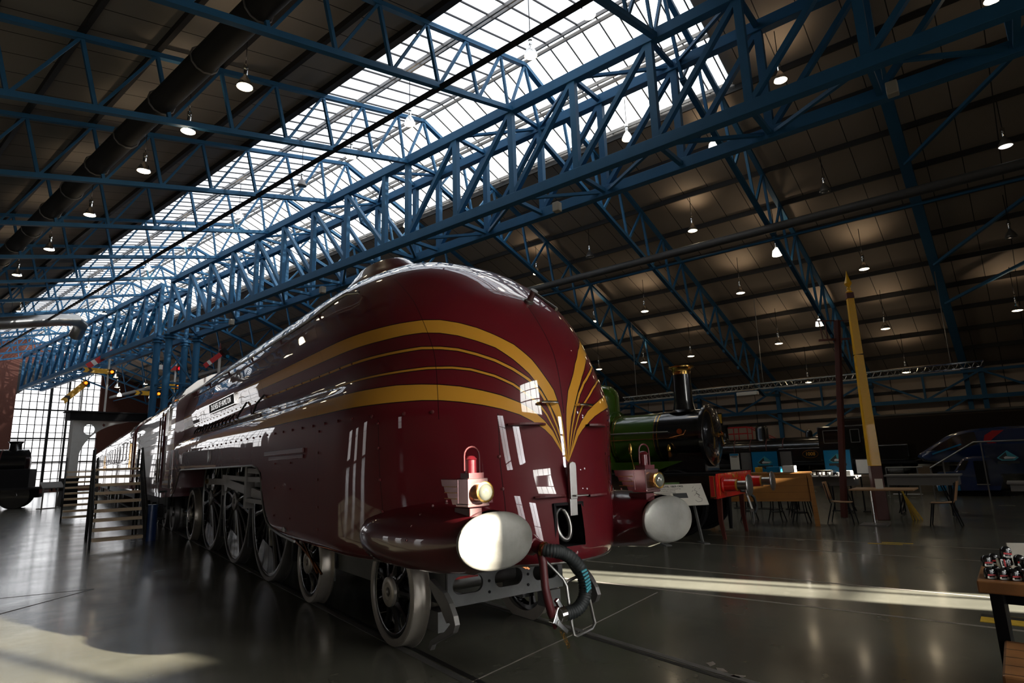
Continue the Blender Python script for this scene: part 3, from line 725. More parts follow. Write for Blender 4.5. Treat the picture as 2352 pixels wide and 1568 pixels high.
#part(MB().lathe([(.42, 3.85), (.40, 4.0), (.30, 4.08), (.12, 4.11), (.001, 4.112)], (0, 7.2, 0), n=24, sy=1.4), 'dome_cover', 'maroon', smooth=True)
# smokebox door handle, lamp irons, steps and grab handles
p = Vector(surf(.05, 2.98)); n_ = norm_at(.05, 2.98)
m = MB(); m.lathe([(.045, 0), (.045, .02), (.028, .03), (.028, .09), (.036, .10), (.036, .13)], p, n_, 16); m.tube([p + n_ * .11, p + n_ * .11 + Vector((.03, -.27, -.215))], [.012, .017], 10)
part(m, 'nose_latch', 'steel', smooth=True)
for s, z in ((.09, 2.01), (-.22, 2.01), (.16, 2.01), (.36, 2.01)): pass
def grab(s0, s1, z, out, nm, mt, r=.011):
    p0, p1 = Vector(surf(s0, z)), Vector(surf(s1, z)); n0, n1 = norm_at(s0, z), norm_at(s1, z)
    m = MB(); m.tube([p0, p0 + n0 * out, (p0 + p1) / 2 + (n0 + n1) / 2 * (out * 1.15), p1 + n1 * out, p1], r, 8); return part(m, nm, mt, smooth=True)
grab(-.235, -.095, 2.01, .05, 'nose_handle', 'chrome'); grab(.145, .30, 2.0, .05, 'nose_handle', 'chrome')
def shelf(s0, s1, z, d, nm, mt='maroon_dull'):
    n = 8; top = []; bot = []
    for i in range(n + 1):
        s = s0 + (s1 - s0) * i / n; w = math.sin(PI * min(1, max(.12, i / n * .86 + .12))) ** .6 * d; q = Vector(surf(s, z)); nn = norm_at(s, z)
        top.append((q - nn * .01, q + nn * w))
    m = MB(); vs = []; 
    for a, b in top: vs += [a + Vector((0, 0, .008)), b + Vector((0, 0, .008)), a - Vector((0, 0, .008)), b - Vector((0, 0, .008))]
    fs = []
    for i in range(n):
        a = i * 4; c = a + 4; fs += [(a, c, c + 1, a + 1), (a + 2, a + 3, c + 3, c + 2), (a + 1, c + 1, c + 3, a + 3)]
    m.add(vs, fs); return part(m, nm, mt)
shelf(-.52, -.20, 1.84, .09, 'foot_step'); shelf(.24, .52, 1.835, .09, 'foot_step'); shelf(-.36, -.09, 1.285, .07, 'foot_step'); shelf(.14, .42, 1.27, .07, 'foot_step')
m = MB(); y = surf(0, 1.3)[1]
m.prism([(-.035, 0), (.035, 0), (.035, .25), (.028, .275), (0, .285), (-.028, .275), (-.035, .25)], (-.035, y - .015, 1.26), (1, 0, 0), (0, 0, 1), (0, -1, 0), .03)
m.box((-.035, y - .02, 1.20), (.075, .03, .13)); m.box((.015, y - .06, 1.285), (.13, .05, .012))
part(m, 'lamp_bracket', 'steel', bevel=.004)
# bolts on the panels
m = MB(); m2 = MB()
def bolt(mb, s, z, r=.012): 
    p = Vector(surf(s, z)); n = norm_at(s, z); mb.lathe([(r, 0), (r, .008), (r * .5, .012)], p, n, 8)
for s in (2.79, 1.63):
    for z in (1.0, 1.2, 1.45, 1.7, 1.9): bolt(m, -s, z)
for s in (3.55, 4.15):
    for z in (1.05, 1.35, 1.62): bolt(m, -s - .12, z, .010)
for z in (1.6, 1.36): bolt(m, -.59, z, .014); bolt(m, .59, z, .014)
bolt(m, 0, 1.50, .014)
part(m, 'panel_bolts', 'maroon_dull', smooth=True)
for i in range(26): bolt(m2, -(2.3 + .34 * i), 1.965, .013)
for i in range(30): bolt(m2, -(2.2 + .31 * i), 2.52, .009)
for s in (1.1, 1.35, 1.7, 2.0): bolt(m2, -s, 1.96, .015)
part(m2, 'rivet_rows', 'maroon_dull', smooth=True)
# hand rails along the boiler
for sg in (-1, 1):
    pts = [(sg * .98, 2.22, 3.30), (sg * 1.07, 2.32, 3.30), (sg * 1.10, 2.5, 3.28), (sg * 1.105, 3.5, 3.24), (sg * 1.11, 6, 3.24), (sg * 1.11, 9, 3.27), (sg * 1.12, 12.3, 3.30)]
    h = part(MB().tube(pts, .019, 10), 'hand_rail', 'brass' if False else 'steel', smooth=True)
    for y in (3.3, 4.9, 6.5, 8.2, 10.0, 11.6): MB().tube([(sg * 1.105, y, 3.25), (sg * .93, y, 3.36)], [.013, .024], 8).build('rail_stanchion', 'maroon_dull', parent=h, smooth=True)
# boiler washout cleats and little pipes on the running plate
m = MB()
for i in range(12): m.tube([(-1.13, 7.0 + i * .3, 2.44), (-1.20, 6.95 + i * .3, 2.36), (-1.22, 6.9 + i * .3, 2.3)], .012, 6)
m.tube([(-1.13, 5.2, 2.56), (-1.2, 5.3, 2.45), (-1.19, 5.5, 2.34)], .014, 6); m.tube([(-1.13, 6.2, 2.56), (-1.2, 6.25, 2.42), (-1.2, 6.5, 2.34)], .014, 6)
part(m, 'casing_fittings', 'iron', smooth=True)
# access panel on the skirt with raised step
m = MB()
m.box((-1.322, 3.5, 1.74), (.02, 1.5, .05)); m.box((-1.319, 3.42, 1.68), (.014, 1.3, .04))
part(m, 'panel_ledge', 'maroon', bevel=.008)
part(MB().prism([(-.05, 0), (.05, 0), (.06, .03), (.0, .05), (-.06, .03)], (-1.30, 3.36, .905), (0, 1, 0), (0, 0, 1), (-1, 0, 0), .02), 'makers_plate', 'steel')
part(MB().lathe([(.10, 0), (.10, .012)], (-1.318, 7.9, 1.80), (-1, 0, 0), 24, sx=.45, sy=1), 'works_plate', 'steel')
# bright edging around the wheel opening
ys = [3.0, 3.5, 3.9, 4.1, 4.22, 4.32, 4.38, 4.42, 4.5, 4.66, 4.9, 6, 8, 10, 10.9, 11.1, 11.35, 11.7, 11.95, 12.1]
for sg in (-1, 1):
    part(MB().tube([(sg * 1.305, y, lin(SARCH_Y, SARCH_Z, y)) for y in ys], .014, 6), 'skirt_beading', 'steel', smooth=True)
    pts = []
    for s in [i * .12 for i in range(27)]:
        x, y, z = surf(sg * s, .80); pts.append((x, y, lin(SARCH_Y, SARCH_Z, y)))
    part(MB().tube(pts, .010, 6), 'skirt_lip', 'steel', smooth=True)
# nameplate
np_ = part(MB().box((0, 0, 0), (.03, 2.1, .17)), 'nameplate', 'black', bevel=.004); np_.location = (-1.155, 7.95, 2.69); np_.rotation_euler = (0, math.radians(-6), 0)
MB().box((0, 0, .085), (.04, 2.12, .012)).box((0, 0, -.085), (.04, 2.12, .012)).box((0, 1.055, 0), (.04, .012, .17)).box((0, -1.055, 0), (.04, .012, .17)).build('plate_rim', 'chrome', parent=np_)
text('plate_lettering', 'DUCHESS OF HAMILTON', .135, 'chrome', np_, (-.018, 0, 0), (PI / 2, 0, -PI / 2), extrude=.006, spacing=1.12)
# cab
m = MB(); sec = [(1.315, 1.20), (1.315, 3.02), (1.27, 3.22), (1.14, 3.45), (.92, 3.66), (.62, 3.82), (.3, 3.93), (0, 3.96)]
ring = [(-x, z) for x, z in sec] + [(x, z) for x, z in reversed(sec[:-1])]
rows = [[(x, y, z) for x, z in ring] for y in (12.3, 13.1, 13.9)]
m.grid(rows)
m.add([(x, 12.3, z) for x, z in ring], [tuple(range(len(ring)))]); m.add([(x, 13.9, z) for x, z in ring], [tuple(range(len(ring)))])
cab = part(m, 'cab', 'maroon', smooth=True)
for sg in (-1, 1):
    for z, h in ((2.72, .12), (2.52, .022), (2.33, .018), (2.13, .14)): MB().box((sg * 1.317, 12.95, z), (.006, 1.2, h)).build('gold_band', 'gold', parent=cab)
    MB().box((sg * 1.318, 13.45, 2.78), (.02, .42, .62)).build('cab_window', 'black_gloss', parent=cab)
    m = MB()
    for y in (13.22, 13.68): m.box((sg * 1.33, y, 2.78), (.03, .03, .68))
    for z in (2.46, 3.10): m.box((sg * 1.33, 13.45, z), (.03, .46, .03))
    m.build('window_surround', 'chrome', parent=cab)
    MB().tube([(sg * 1.37, 14.15, 1.35), (sg * 1.37, 14.15, 3.05)], .02, 8).build('cab_hand_rail', 'chrome', parent=cab, smooth=True)
m = MB()
for z in (.45, .75, 1.1): m.box((-1.27, 14.0, z), (.16, .34, .03)); m.box((1.27, 14.0, z), (.16, .34, .03))
for x in (-1.34, -1.2, 1.2, 1.34): m.box((x, 14.0, .75), (.015, .06, .75))
part(m, 'cab_steps', 'iron')
# frames, ashpan and dark works behind the wheels
m = MB()
for x in (-.62, .62): m.box((x, 8.4, 1.15), (.05, 11.6, .75))
m.box((0, 7.9, 1.2), (1.1, 9.8, .7)); m.box((0, 8.6, 2.0), (2.1, 7.2, .72)); m.box((0, 2.6, 1.25), (1.1, 3.8, .5))
part(m, 'main_frame', 'iron')
part(MB().box((0, 11.4, .95), (1.2, 2.3, .8)), 'ashpan', 'black', bevel=.05)
# wheels
def spoked_wheel(name, R, y, sx, nsp, hub_r, tyre_w=.075, crank=None, mats=('black_gloss', 'wheel_steel'), parent=E0, xo=.80):
    xf = sx * xo; m = MB(); ax = (sx, 0, 0); o = (0, y, R)
    # wheel centre: rim + spokes + boss
    ri = R - tyre_w
    m.lathe([(ri - .045, .70), (ri, .695), (ri, .785), (ri - .035, .79), (ri - .045, .785)], o, ax, 48, cap=False)
    m.lathe([(hub_r * 1.25, .68), (hub_r * 1.2, .79), (hub_r * .95, .80)], o, ax, 24)
    for k in range(nsp):
        t = 2 * PI * (k + .5) / nsp; c, s = math.cos(t), math.sin(t)
        p0 = Vector((sx * .76, y + c * hub_r * 1.05, R + s * hub_r * 1.05)); p1 = Vector((sx * .745, y + c * (ri - .03), R + s * (ri - .03)))
        m.tube([p0, (p0 + p1) / 2, p1], [.045 if R < .6 else .05, .027 if R < .6 else .034, .042 if R < .6 else .045], 8)
    if crank is not None:
        c, s = math.cos(crank), math.sin(crank); m.lathe([(.17, .72), (.17, .80)], (0, y + c * .33, R + s * .33), ax, 20)
        t0 = crank + PI
        poly = [(math.cos(t0 + u) * ri * .97, math.sin(t0 + u) * ri * .97) for u in (-.55, -.3, 0, .3, .55)] + [(math.cos(t0 + .45) * ri * .62, math.sin(t0 + .45) * ri * .62), (math.cos(t0 - .45) * ri * .62, math.sin(t0 - .45) * ri * .62)]
        m.prism(poly, (sx * .70, y, R), (0, 1, 0), (0, 0, 1), (sx, 0, 0), .085)
    w = m.build(name, mats[0], parent=parent, smooth=True)
    MB().lathe([(ri, .655), (R + .028, .655), (R + .03, .668), (R + .012, .685), (R, .70), (R - .006, .795), (R - .014, .802), (ri + .002, .802), (ri, .79), (ri, .655)], o, ax, 72, cap=False).build('tyre', mats[1], parent=w, smooth=True)
    MB().lathe([(hub_r, .79), (hub_r, .825), (hub_r * .92, .832), (hub_r * .62, .832), (hub_r * .58, .826), (hub_r * .32, .826), (hub_r * .30, .80), (.01, .80)], o, ax, 32).build('hub_cap', mats[1], parent=w, smooth=True)
    return w
WY = [1.809, 4.095, 5.945, 8.155, 10.365, 12.75]
for sx in (-1, 1):
    for y in WY[:2]: spoked_wheel('bogie_wheel', .457, y, sx, 9, .125, .07)
    for i, y in enumerate(WY[2:5]): spoked_wheel('driving_wheel', 1.029, y, sx, 18, .15, .065, crank=math.radians(100), mats=('black_gloss', 'steel_dull'))
    spoked_wheel('trailing_wheel', .57, WY[5], sx, 12, .14, .07)
for y, R in ((WY[0], .457), (WY[1], .457), (WY[2], 1.029), (WY[3], 1.029), (WY[4], 1.029), (WY[5], .57)):
    part(MB().lathe([(.085, -.7), (.085, .7)], (0, y, R), (1, 0, 0), 16), 'axle', 'steel_dull', smooth=True)
# rods
ck = math.radians(100); cy, cz = .33 * math.cos(ck), .33 * math.sin(ck)
for sx in (-1, 1):
    m = MB(); pz = 1.029 + cz
    m.bar((sx * .87, WY[2] + cy, pz), (sx * .87, WY[4] + cy, pz), .04, .11)
    for y in WY[2:5]: m.lathe([(.13, .84), (.13, .90)], (0, y + cy, pz), (sx, 0, 0), 20)
    rd = part(m, 'coupling_rod', 'steel')
    for y in WY[2:5]: MB().lathe([(.05, .90), (.05, .94)], (0, y + cy, pz), (sx, 0, 0), 12).build('crank_pin', 'brass', parent=rd)
    part(MB().bar((sx * .96, WY[3] + cy, pz), (sx * .96, 4.7, 1.12), .05, .13).lathe([(.15, .92), (.15, .985)], (0, WY[3] + cy, pz), (sx, 0, 0), 20), 'connecting_rod', 'steel')
    part(MB().bar((sx * 1.03, WY[3] + cy, pz + .1), (sx * 1.03, 6.35, 1.42), .035, .07).bar((sx * 1.03, 6.35, 1.75), (sx * 1.03, 6.35, 1.12), .05, .1, (0, 1, 0)).bar((sx * 1.03, 6.35, 1.55), (sx * 1.0, 4.5, 1.5), .04, .07), 'valve_gear', 'steel')
    part(MB().box((sx * 1.0, 5.3, 1.42), (.10, 2.1, .07)).box((sx * 1.0, 5.3, 1.12), (.10, 2.1, .06)).box((sx * 1.0, 6.35, 1.3), (.12, .12, .6)), 'slide_bars', 'steel_dull')
    part(MB().lathe([(.30, 0), (.30, 1.1)], (sx * .98, 3.35, 1.2), (0, 1, 0), 20), 'cylinder', 'black', smooth=True)
    part(MB().tube([(sx * 1.12, 3.7, .80), (sx * 1.14, 3.3, .74), (sx * 1.16, 2.75, .62), (sx * 1.15, 2.62, .55)], .014, 6).tube([(sx * 1.15, 3.2, .80), (sx * 1.17, 2.95, .70), (sx * 1.18, 2.66, .56)], .012, 6), 'drain_pipes', 'copper', smooth=True)
    for y0, y1, z1 in ((WY[2] + 1.12, WY[2] + 1.14, .35), (WY[3] + 1.12, WY[3] + 1.14, .35), (4.72, 4.74, .4)):
        m = MB(); m.bar((sx * .76, y0, 1.1), (sx * .76, y1, z1), .1, .07, (0, 1, 0)); m.box((sx * .76, y0 - .06, .85), (.09, .1, .36)); part(m, 'brake_hanger', 'iron')
    m = MB()
    for i in range(5): m.bar((sx * 1.1, 4.72 + i * .06, 1.59), (sx * 1.1, 4.72 + i * .06, 1.38 - .02 * i), .02, .02, (0, 1, 0))
    part(m, 'oil_pipes', 'copper')
# bogie frame
m = MB()
# front stretcher plate with three slots
def plate_with_slots():
    m = MB(); Y = 1.12; th = .025; x0, x1 = -.62, .62; zt, zb = .70, .40
    slots = [(-.42, .14, .115 / 1.6), (0.0, .14, .07), (.42, .14, .07)]
    xs = [x0]; n = 10
    for sx_, hw, r in slots: pass
    # build as columns between slots plus strips above and below each slot
    edges = [(x0, -.42 - .15), (-.42 + .15, -.15), (.15, .42 - .15), (.42 + .15, x1)]
    for a, b in edges: m.box(((a + b) / 2, Y, (zt + zb) / 2), (b - a, th, zt - zb))
    for c in (-.42, 0, .42):
        hw, r, zc = .15, .072, .56
        up = [(c - hw, zt)]; prof = [(c - hw + r - r * math.cos(t), zc + r * math.sin(t)) for t in [PI / 2 * i / 6 for i in range(7)]]
        prof2 = [(c + hw - r + r * math.sin(t), zc + r * math.cos(t)) for t in [PI / 2 * i / 6 for i in range(7)]]
        top = [(c - hw, zt)] + prof + prof2 + [(c + hw, zt)]
        bot = [(c - hw, zb)] + [(x, 2 * zc - z) for x, z in prof] + [(x, 2 * zc - z) for x, z in prof2] + [(c + hw, zb)]
        m.prism(top, (0, Y - th / 2, 0), (1, 0, 0), (0, 0, 1), (0, 1, 0), th); m.prism(bot, (0, Y - th / 2, 0), (1, 0, 0), (0, 0, 1), (0, 1, 0), th)
    m.box((0, Y + .05, zb + .01), (1.24, .12, .025)); m.box((0, Y + .05, zt), (1.24, .12, .025))
    return m
bg_ = part(plate_with_slots(), 'bogie_frame', 'frame_grey')
m = MB()
for x in (-.60, .60): m.box((x, 2.95, .58), (.03, 3.6, .34)); m.box((x, 1.80, .40), (.14, .34, .34)); m.box((x, 4.09, .40), (.14, .34, .34)); m.box((x, 1.3, .28), (.12, .2, .16))
m.build('side_plates', 'frame_grey', parent=bg_)
m = MB()
for x in (-.21, .21):
    for z in (.47, .56, .65): m.lathe([(.012, 0), (.012, .006)], (x, 1.105, z), (0, -1, 0), 8)
m.build('bolt_heads', 'black', parent=bg_)
MB().box((-.35, 1.7, .60), (.5, .5, .12)).build('red_stretcher', 'red_paint', parent=bg_)
MB().tube([(-.1, .95, .76), (.0, 1.0, .70), (.10, .98, .64)], .014, 6).tube([(-.06, .95, .76), (.04, 1.0, .69), (.13, .98, .63)], .014, 6).build('brake_pipes', 'copper', parent=bg_)
# guard irons in front of the first wheels
for sx in (-1, 1):
    X = sx * .74
    path = [(1.15, .64), (1.04, .602), (.92, .565), (.84, .50), (.775, .42), (.75, .36), (.785, .30), (.90, .245), (1.04, .185), (1.12, .145), (1.15, .10)]
    m = MB(); L_ = []
    for i, (y, z) in enumerate(path):
        a = path[max(i - 1, 0)]; b = path[min(i + 1, len(path) - 1)]; ty, tz = b[0] - a[0], b[1] - a[1]; l = math.hypot(ty, tz); ny, nz = tz / l, -ty / l
        t = (.05, .10, .13, .14, .13, .11, .07, .045, .04, .04, .04)[i]
        L_.append([(X - .022, y, z), (X + .022, y, z), (X + .022, y - ny * t, z - nz * t), (X - .022, y - ny * t, z - nz * t)])
    m.grid(L_, closed=True); m.f.append((0, 1, 2, 3)); k = (len(path) - 1) * 4; m.f.append((k, k + 1, k + 2, k + 3))
    part(m, 'guard_iron', 'steel_dull', bevel=.004)
# vacuum hose, stand pipe, bracket and chain
hy = -.02
pts = [(-.46, .10, .955), (-.45, .02, .94), (-.40, hy - .01, .932), (-.34, hy - .02, .915), (-.26, hy - .03, .865), (-.19, hy - .03, .79), (-.155, hy - .03, .70), (-.155, hy - .03, .62), (-.19, hy - .03, .555), (-.25, hy - .02, .515), (-.32, hy, .505), (-.39, hy, .515)]
sp = []
for i in range(len(pts) - 1):
    for t in (0, .25, .5, .75):
        p0, p1, p2, p3 = [Vector(pts[min(max(j, 0), len(pts) - 1)]) for j in (i - 1, i, i + 1, i + 2)]
        sp.append(.5 * ((2 * p1) + (p2 - p0) * t + (2 * p0 - 5 * p1 + 4 * p2 - p3) * t * t + (3 * p1 - p0 - 3 * p2 + p3) * t ** 3))
sp.append(Vector(pts[-1])); dense = []
for i in range(len(sp) - 1):
    for t in (0, .34, .67): dense.append(sp[i].lerp(sp[i + 1], t))
hose = part(MB().tube(dense[10:-2], [.046 + .0028 * (1 if i % 3 == 0 else -1) for i in range(len(dense[10:-2]))], 16), 'vacuum_hose', 'rubber', smooth='all')
MB().tube([dense[9], dense[12]], .054, 16).tube([dense[-3], dense[-7]], .054, 16).build('hose_clip', 'brass', parent=hose, smooth=True)
i0 = len(dense) // 2 - 8
for k in range(7):
    q = dense[i0 + 3 * k + 3]; MB().box(q + Vector((-.012, -.046, 0)), (.05, .012, .013), Matrix.Rotation(-.25 - .05 * k, 3, 'Y')).build('hose_print', 'teal_print', parent=hose)
part(MB().lathe([(.075, 0), (.075, .05), (.05, .09)], (-.46, .20, .965), (0, -1, 0), 20).tube([(-.46, .16, .965), (-.45, .02, .94), (-.41, hy, .93)], .046, 12), 'hose_elbow', 'maroon', smooth=True)
part(MB().tube([(-.465, .05, .93), (-.465, .03, .86), (-.463, .02, .70), (-.455, .0, .60), (-.43, -.0, .52), (-.405, 0, .42)], [.03, .03, .028, .03, .03, .012], 10), 'hose_stand', 'maroon_dull', smooth=True)
m = MB(); m.box((-.40, hy, .50), (.07, .05, .11), Matrix.Rotation(.5, 3, 'Y')); m.box((-.375, hy - .01, .43), (.12, .04, .035), Matrix.Rotation(.7, 3, 'Y')); m.box((-.385, hy - .01, .575), (.03, .03, .09), Matrix.Rotation(-.6, 3, 'Y'))
m.lathe([(.058, -.02), (.058, .03)], (-.37, hy, .51), (1, 0, .1), 20)
part(m, 'hose_dummy', 'chrome', bevel=.004)
m = MB()
for k in range(6):
    c = Vector((-.36 + .012 * k, hy + .01, .40 - .022 * k)); m.tube([c + Vector((.011 * math.cos(t) * (k % 2), .011 * math.cos(t) * (1 - k % 2), .017 * math.sin(t))) for t in [2 * PI * i / 8 for i in range(8)]], .0035, 5, closed=True)
part(m, 'safety_chain', 'brass', smooth=True)
def loop(pts, nm): return part(MB().tube([Vector(p) for p in pts], .012, 8), nm, 'steel', smooth=True)
loop([(-.40, .16, .90), (-.37, .12, .85), (-.27, .05, .72), (-.255, .03, .67), (-.25, 0, .42), (-.235, 0, .35), (-.21, 0, .335), (-.06, 0, .36), (-.03, 0, .39), (-.04, .02, .50), (-.085, .03, .72), (-.11, .04, .75), (-.19, .10, .86), (-.22, .16, .90)], 'hose_guard')
loop([(-.255, .03, .70), (-.09, .03, .735)], 'guard_bar')
# headlamps (lift off their irons)
for lx, sx, yy, lab in ((-.97, -1, .10, 'maroon oil headlamp above the near buffer, sunlit on its stepped side'), (.78, 1, .10, 'maroon oil headlamp above the far buffer')):
    x = lx; part(MB().box((x, .20, 1.225), (.10, .20, .07)), 'lamp_iron', 'maroon_dull', bevel=.004)
    r = thing('headlamp', lab, 'headlamp', (x, .14, 1.268), 0, group='engine headlamps')
    MB().box((0, 0, .095), (.165, .15, .19)).box((0, 0, .012), (.175, .16, .022)).build('lamp_body', 'lamp_polish', parent=r, bevel=.006)
    MB().box((0, 0, .205), (.12, .11, .04)).lathe([(.04, 0), (.04, .09), (.045, .095), (.03, .115), (.012, .12)], (-.01, 0, .222), n=20).build('lamp_chimney', 'maroon', parent=r, smooth=True)
    MB().tube([(-.062, .0, .24), (-.062, 0, .34)] + arc((0, 0, .34), .062, PI, 0, 8)[1:] + [(.062, 0, .20)], .007, 8).build('lamp_handle', 'maroon_dull', parent=r, smooth=True)
    MB().lathe([(.060, 0), (.060, .05), (.068, .055), (.070, .062), (.060, .066)], (.02, -.07, .098), (0, -1, 0), 28).build('lens_rim', 'brass', parent=r, smooth=True)
    MB().lathe([(.060, .05), (.056, .066), (.04, .080), (.02, .087), (.001, .089)], (.02, -.07, .098), (0, -1, 0), 28).build('lamp_lens', 'lens', parent=r, smooth=True)
    prof = [(.05, .012), (.13, .012), (.15, .05), (.19, .055), (.205, .09), (.235, .095), (.25, .13), (.275, .135), (.29, .185), (.05, .185)]
    MB().prism(prof, (-.085, 0, 0), (0, 1, 0), (0, 0, 1), (1, 0, 0), .11).build('stepped_fairing', 'lamp_polish', parent=r, bevel=.004)
    m = MB()
    for z in (.053, .093, .133): m.box((-.087, .15, z), (.006, .16, .005))
    m.build('fairing_lines', 'gold', parent=r)
# ============================================================ HANGING LAMPS
FWD = Vector((.581, .791, .194)); 
_y, _p, _r = .6337, .1955, -.0331
_f = Vector((math.sin(_y) * math.cos(_p), math.cos(_y) * math.cos(_p), math.sin(_p))); _rt = Vector((math.cos(_y), -math.sin(_y), 0)); _u = _rt.cross(_f)
_R = _rt * math.cos(_r) + _u * math.sin(_r); _U = -_rt * math.sin(_r) + _u * math.cos(_r)
def bearing(x, y): return (_f * 1379.7 + _R * (x - 1176) - _U * (y - 784)).normalized()      # surveyed sight line of a photo point
def sight(x, y, b, amax=64):                                                                          # where that sight line meets the row at b
    d = bearing(x, y); k = b / d.dot(BD)
    return CAM + d * min(k, amax / max(d.dot(AD), .01))
ROWS = {'l': 6.06, 's': 11.9, 'r1': 17.4, 'r2': 22.6, 'r3': 27.0, 'r4': 31.5, 'r5': 35.6}
RN = {'l': 'row under the left roof', 's': 'row under the skylight', 'r1': 'row right beside the girder', 'r2': 'second row beyond the girder', 'r3': 'third row beyond the girder', 'r4': 'fourth row beyond the girder', 'r5': 'row by the right wall'}
LAMPS = [('l', [(562, 200), (432, 302), (330, 393), (206, 494), (113, 573), (39, 632)], 1),
 ('s', [(1352, 35, 'bell'), (1219, 128), (941, 285), (806, 360), (693, 427, 'off'), (549, 497), (423, 565), (340, 618), (225, 688)], 1),
 ('r1', [(2280, 0), (1793, 185), (1441, 320), (1062, 475), (935, 520), (790, 585)], 1),
 ('r2', [(2310, 336, 'off_lit'), (1895, 440, 'off'), (1591, 530), (1355, 590, 'off'), (1233, 629), (334, 882)], 1),
 ('r3', [(2323, 545, 'off'), (1985, 618), (1701, 673), (1481, 715), (1365, 738), (490, 797)], 1),
 ('r4', [(2337, 713), (2034, 755), (1789, 789), (1587, 818), (1479, 832), (1376, 848), (346, 914, 'bell')], 1),
 ('r5', [(2082, 855), (1857, 878)], 1)]
EXTRA = [(1640, 343, 19.3, 'bell', 'white bell lamp hung inside the big girder at right'), (1785, 587, 24.6, 'bell', 'white bell lamp hung at the foot of a truss by the grey pipe'), (1883, 748, 31.0, 'bell', 'white bell lamp low beside the brown post'),
 (203, 663, 11.0, 'on', 'lamp hung far off left of the skylight row'), (238, 720, 13.0, 'on', 'far lamp glimpsed through the farther girder'), (103, 745, 12.2, 'bell', 'white bell lamp near the silver duct'), (22, 747, 9.0, 'on', 'far lamp at the left edge under the silver duct'), (45, 715, 9.6, 'on', 'far lamp just above the silver duct at left'),
 (266, 866, 21, 'on', 'tiny far lamp right above the giant window head'), (269, 889, 22.5, 'on', 'tiny far lamp below another beside the giant window'), (274, 910, 24, 'bell', 'tiny far white bell lamp beside the giant window')]
def lamp_proto(kind):
    r = thing('hanging_lamp', 'lamp', 'hanging lamp', (0, 0, 0))
    if kind == 'bell':
        MB().lathe([(.05, .34), (.075, .30), (.15, .22), (.175, .10), (.185, 0), (.178, 0), (.165, .10), (.14, .21), (.06, .29)], n=24, cap=False).build('bell_shade', 'bell_glass', parent=r, smooth=True)
        MB().lathe([(.001, .14), (.07, .12), (.09, .06), (.07, .0), (.001, -.02)], n=16, cap=False).build('bulb', 'bulb_warm', parent=r, smooth=True)
    else:
        MB().lathe([(.04, .32), (.06, .27), (.11, .20), (.16, .10), (.19, .02), (.19, 0), (.182, 0), (.15, .10), (.10, .19), (.05, .26)], n=24, cap=False).build('reflector_shade', 'chrome' if kind == 'on' else 'steel_dull', parent=r, smooth=True)
        MB().lathe([(.178, .006), (.16, -.01), (.10, -.022), (.001, -.026)], n=24, cap=False).build('bulb', 'bulb_warm' if kind == 'on' else ('bulb_off' if kind == 'off' else 'bell_glass'), parent=r, smooth=True)
    MB().lathe([(.045, .32), (.05, .36), (.05, .44), (.03, .46), (.055, .48), (.06, .58), (.03, .62), (.008, .64)], n=14).build('lamp_holder', 'chrome', parent=r, smooth=True)
    return r
PROTO = {}
def put_lamp(P, kind, label, b):
    if kind not in PROTO:
        PROTO[kind] = r = lamp_proto(kind)
    else:
        src = PROTO[kind]; r = src.copy(); COL.objects.link(r)
        for ch in list(src.children):
            if ch.name.startswith(('cable', 'lamp_glow')): continue
            c = ch.copy(); COL.objects.link(c); c.parent = r
    r.location = P; r['label'] = label; r['group'] = 'hanging hall lamps'
    zt = (zl(b) if b < APEX else zr(b)) + .28
    MB().tube([(0, 0, .62), (0, 0, zt - P.z)], .012, 5).build('cable', 'black', parent=r)
    if kind != 'off' and kind != 'off_lit':
        l = bpy.data.lights.new('lamp_glow', 'POINT'); l.energy = 9 if kind == 'on' else 8; l.color = (1, .80, .55); l.shadow_soft_size = .19
        lo = bpy.data.objects.new('lamp_glow', l); COL.objects.link(lo); lo.parent = r; lo.location = (0, 0, -.12)
        l2 = bpy.data.lights.new('lamp_glow', 'SPOT'); l2.energy = 20; l2.color = (1, .76, .5); l2.spot_size = 2.4; l2.spot_blend = .8; l2.shadow_soft_size = .1
        lo = bpy.data.objects.new('lamp_glow', l2); COL.objects.link(lo); lo.parent = r; lo.location = (0, 0, .70); lo.rotation_euler = (PI, 0, 0)
copies_fix = []
for row, pts, _ in LAMPS:
    for i, q in enumerate(pts):
        kind = q[2] if len(q) > 2 else 'on'; b = ROWS[row]; P = sight(q[0], q[1], b)
        nm = {'on': 'lit metal hanging lamp', 'bell': 'lit white bell hanging lamp', 'off': 'unlit hanging lamp', 'off_lit': 'dim pale hanging lamp'}[kind]
        put_lamp(P, kind, '%s, %s in the %s' % (nm, ordw[i], RN[row]), b)
for i, (x, y, b, kind, lab) in enumerate(EXTRA): put_lamp(sight(x, y, b, 60 - 4 * (i % 2)), kind, lab, b)
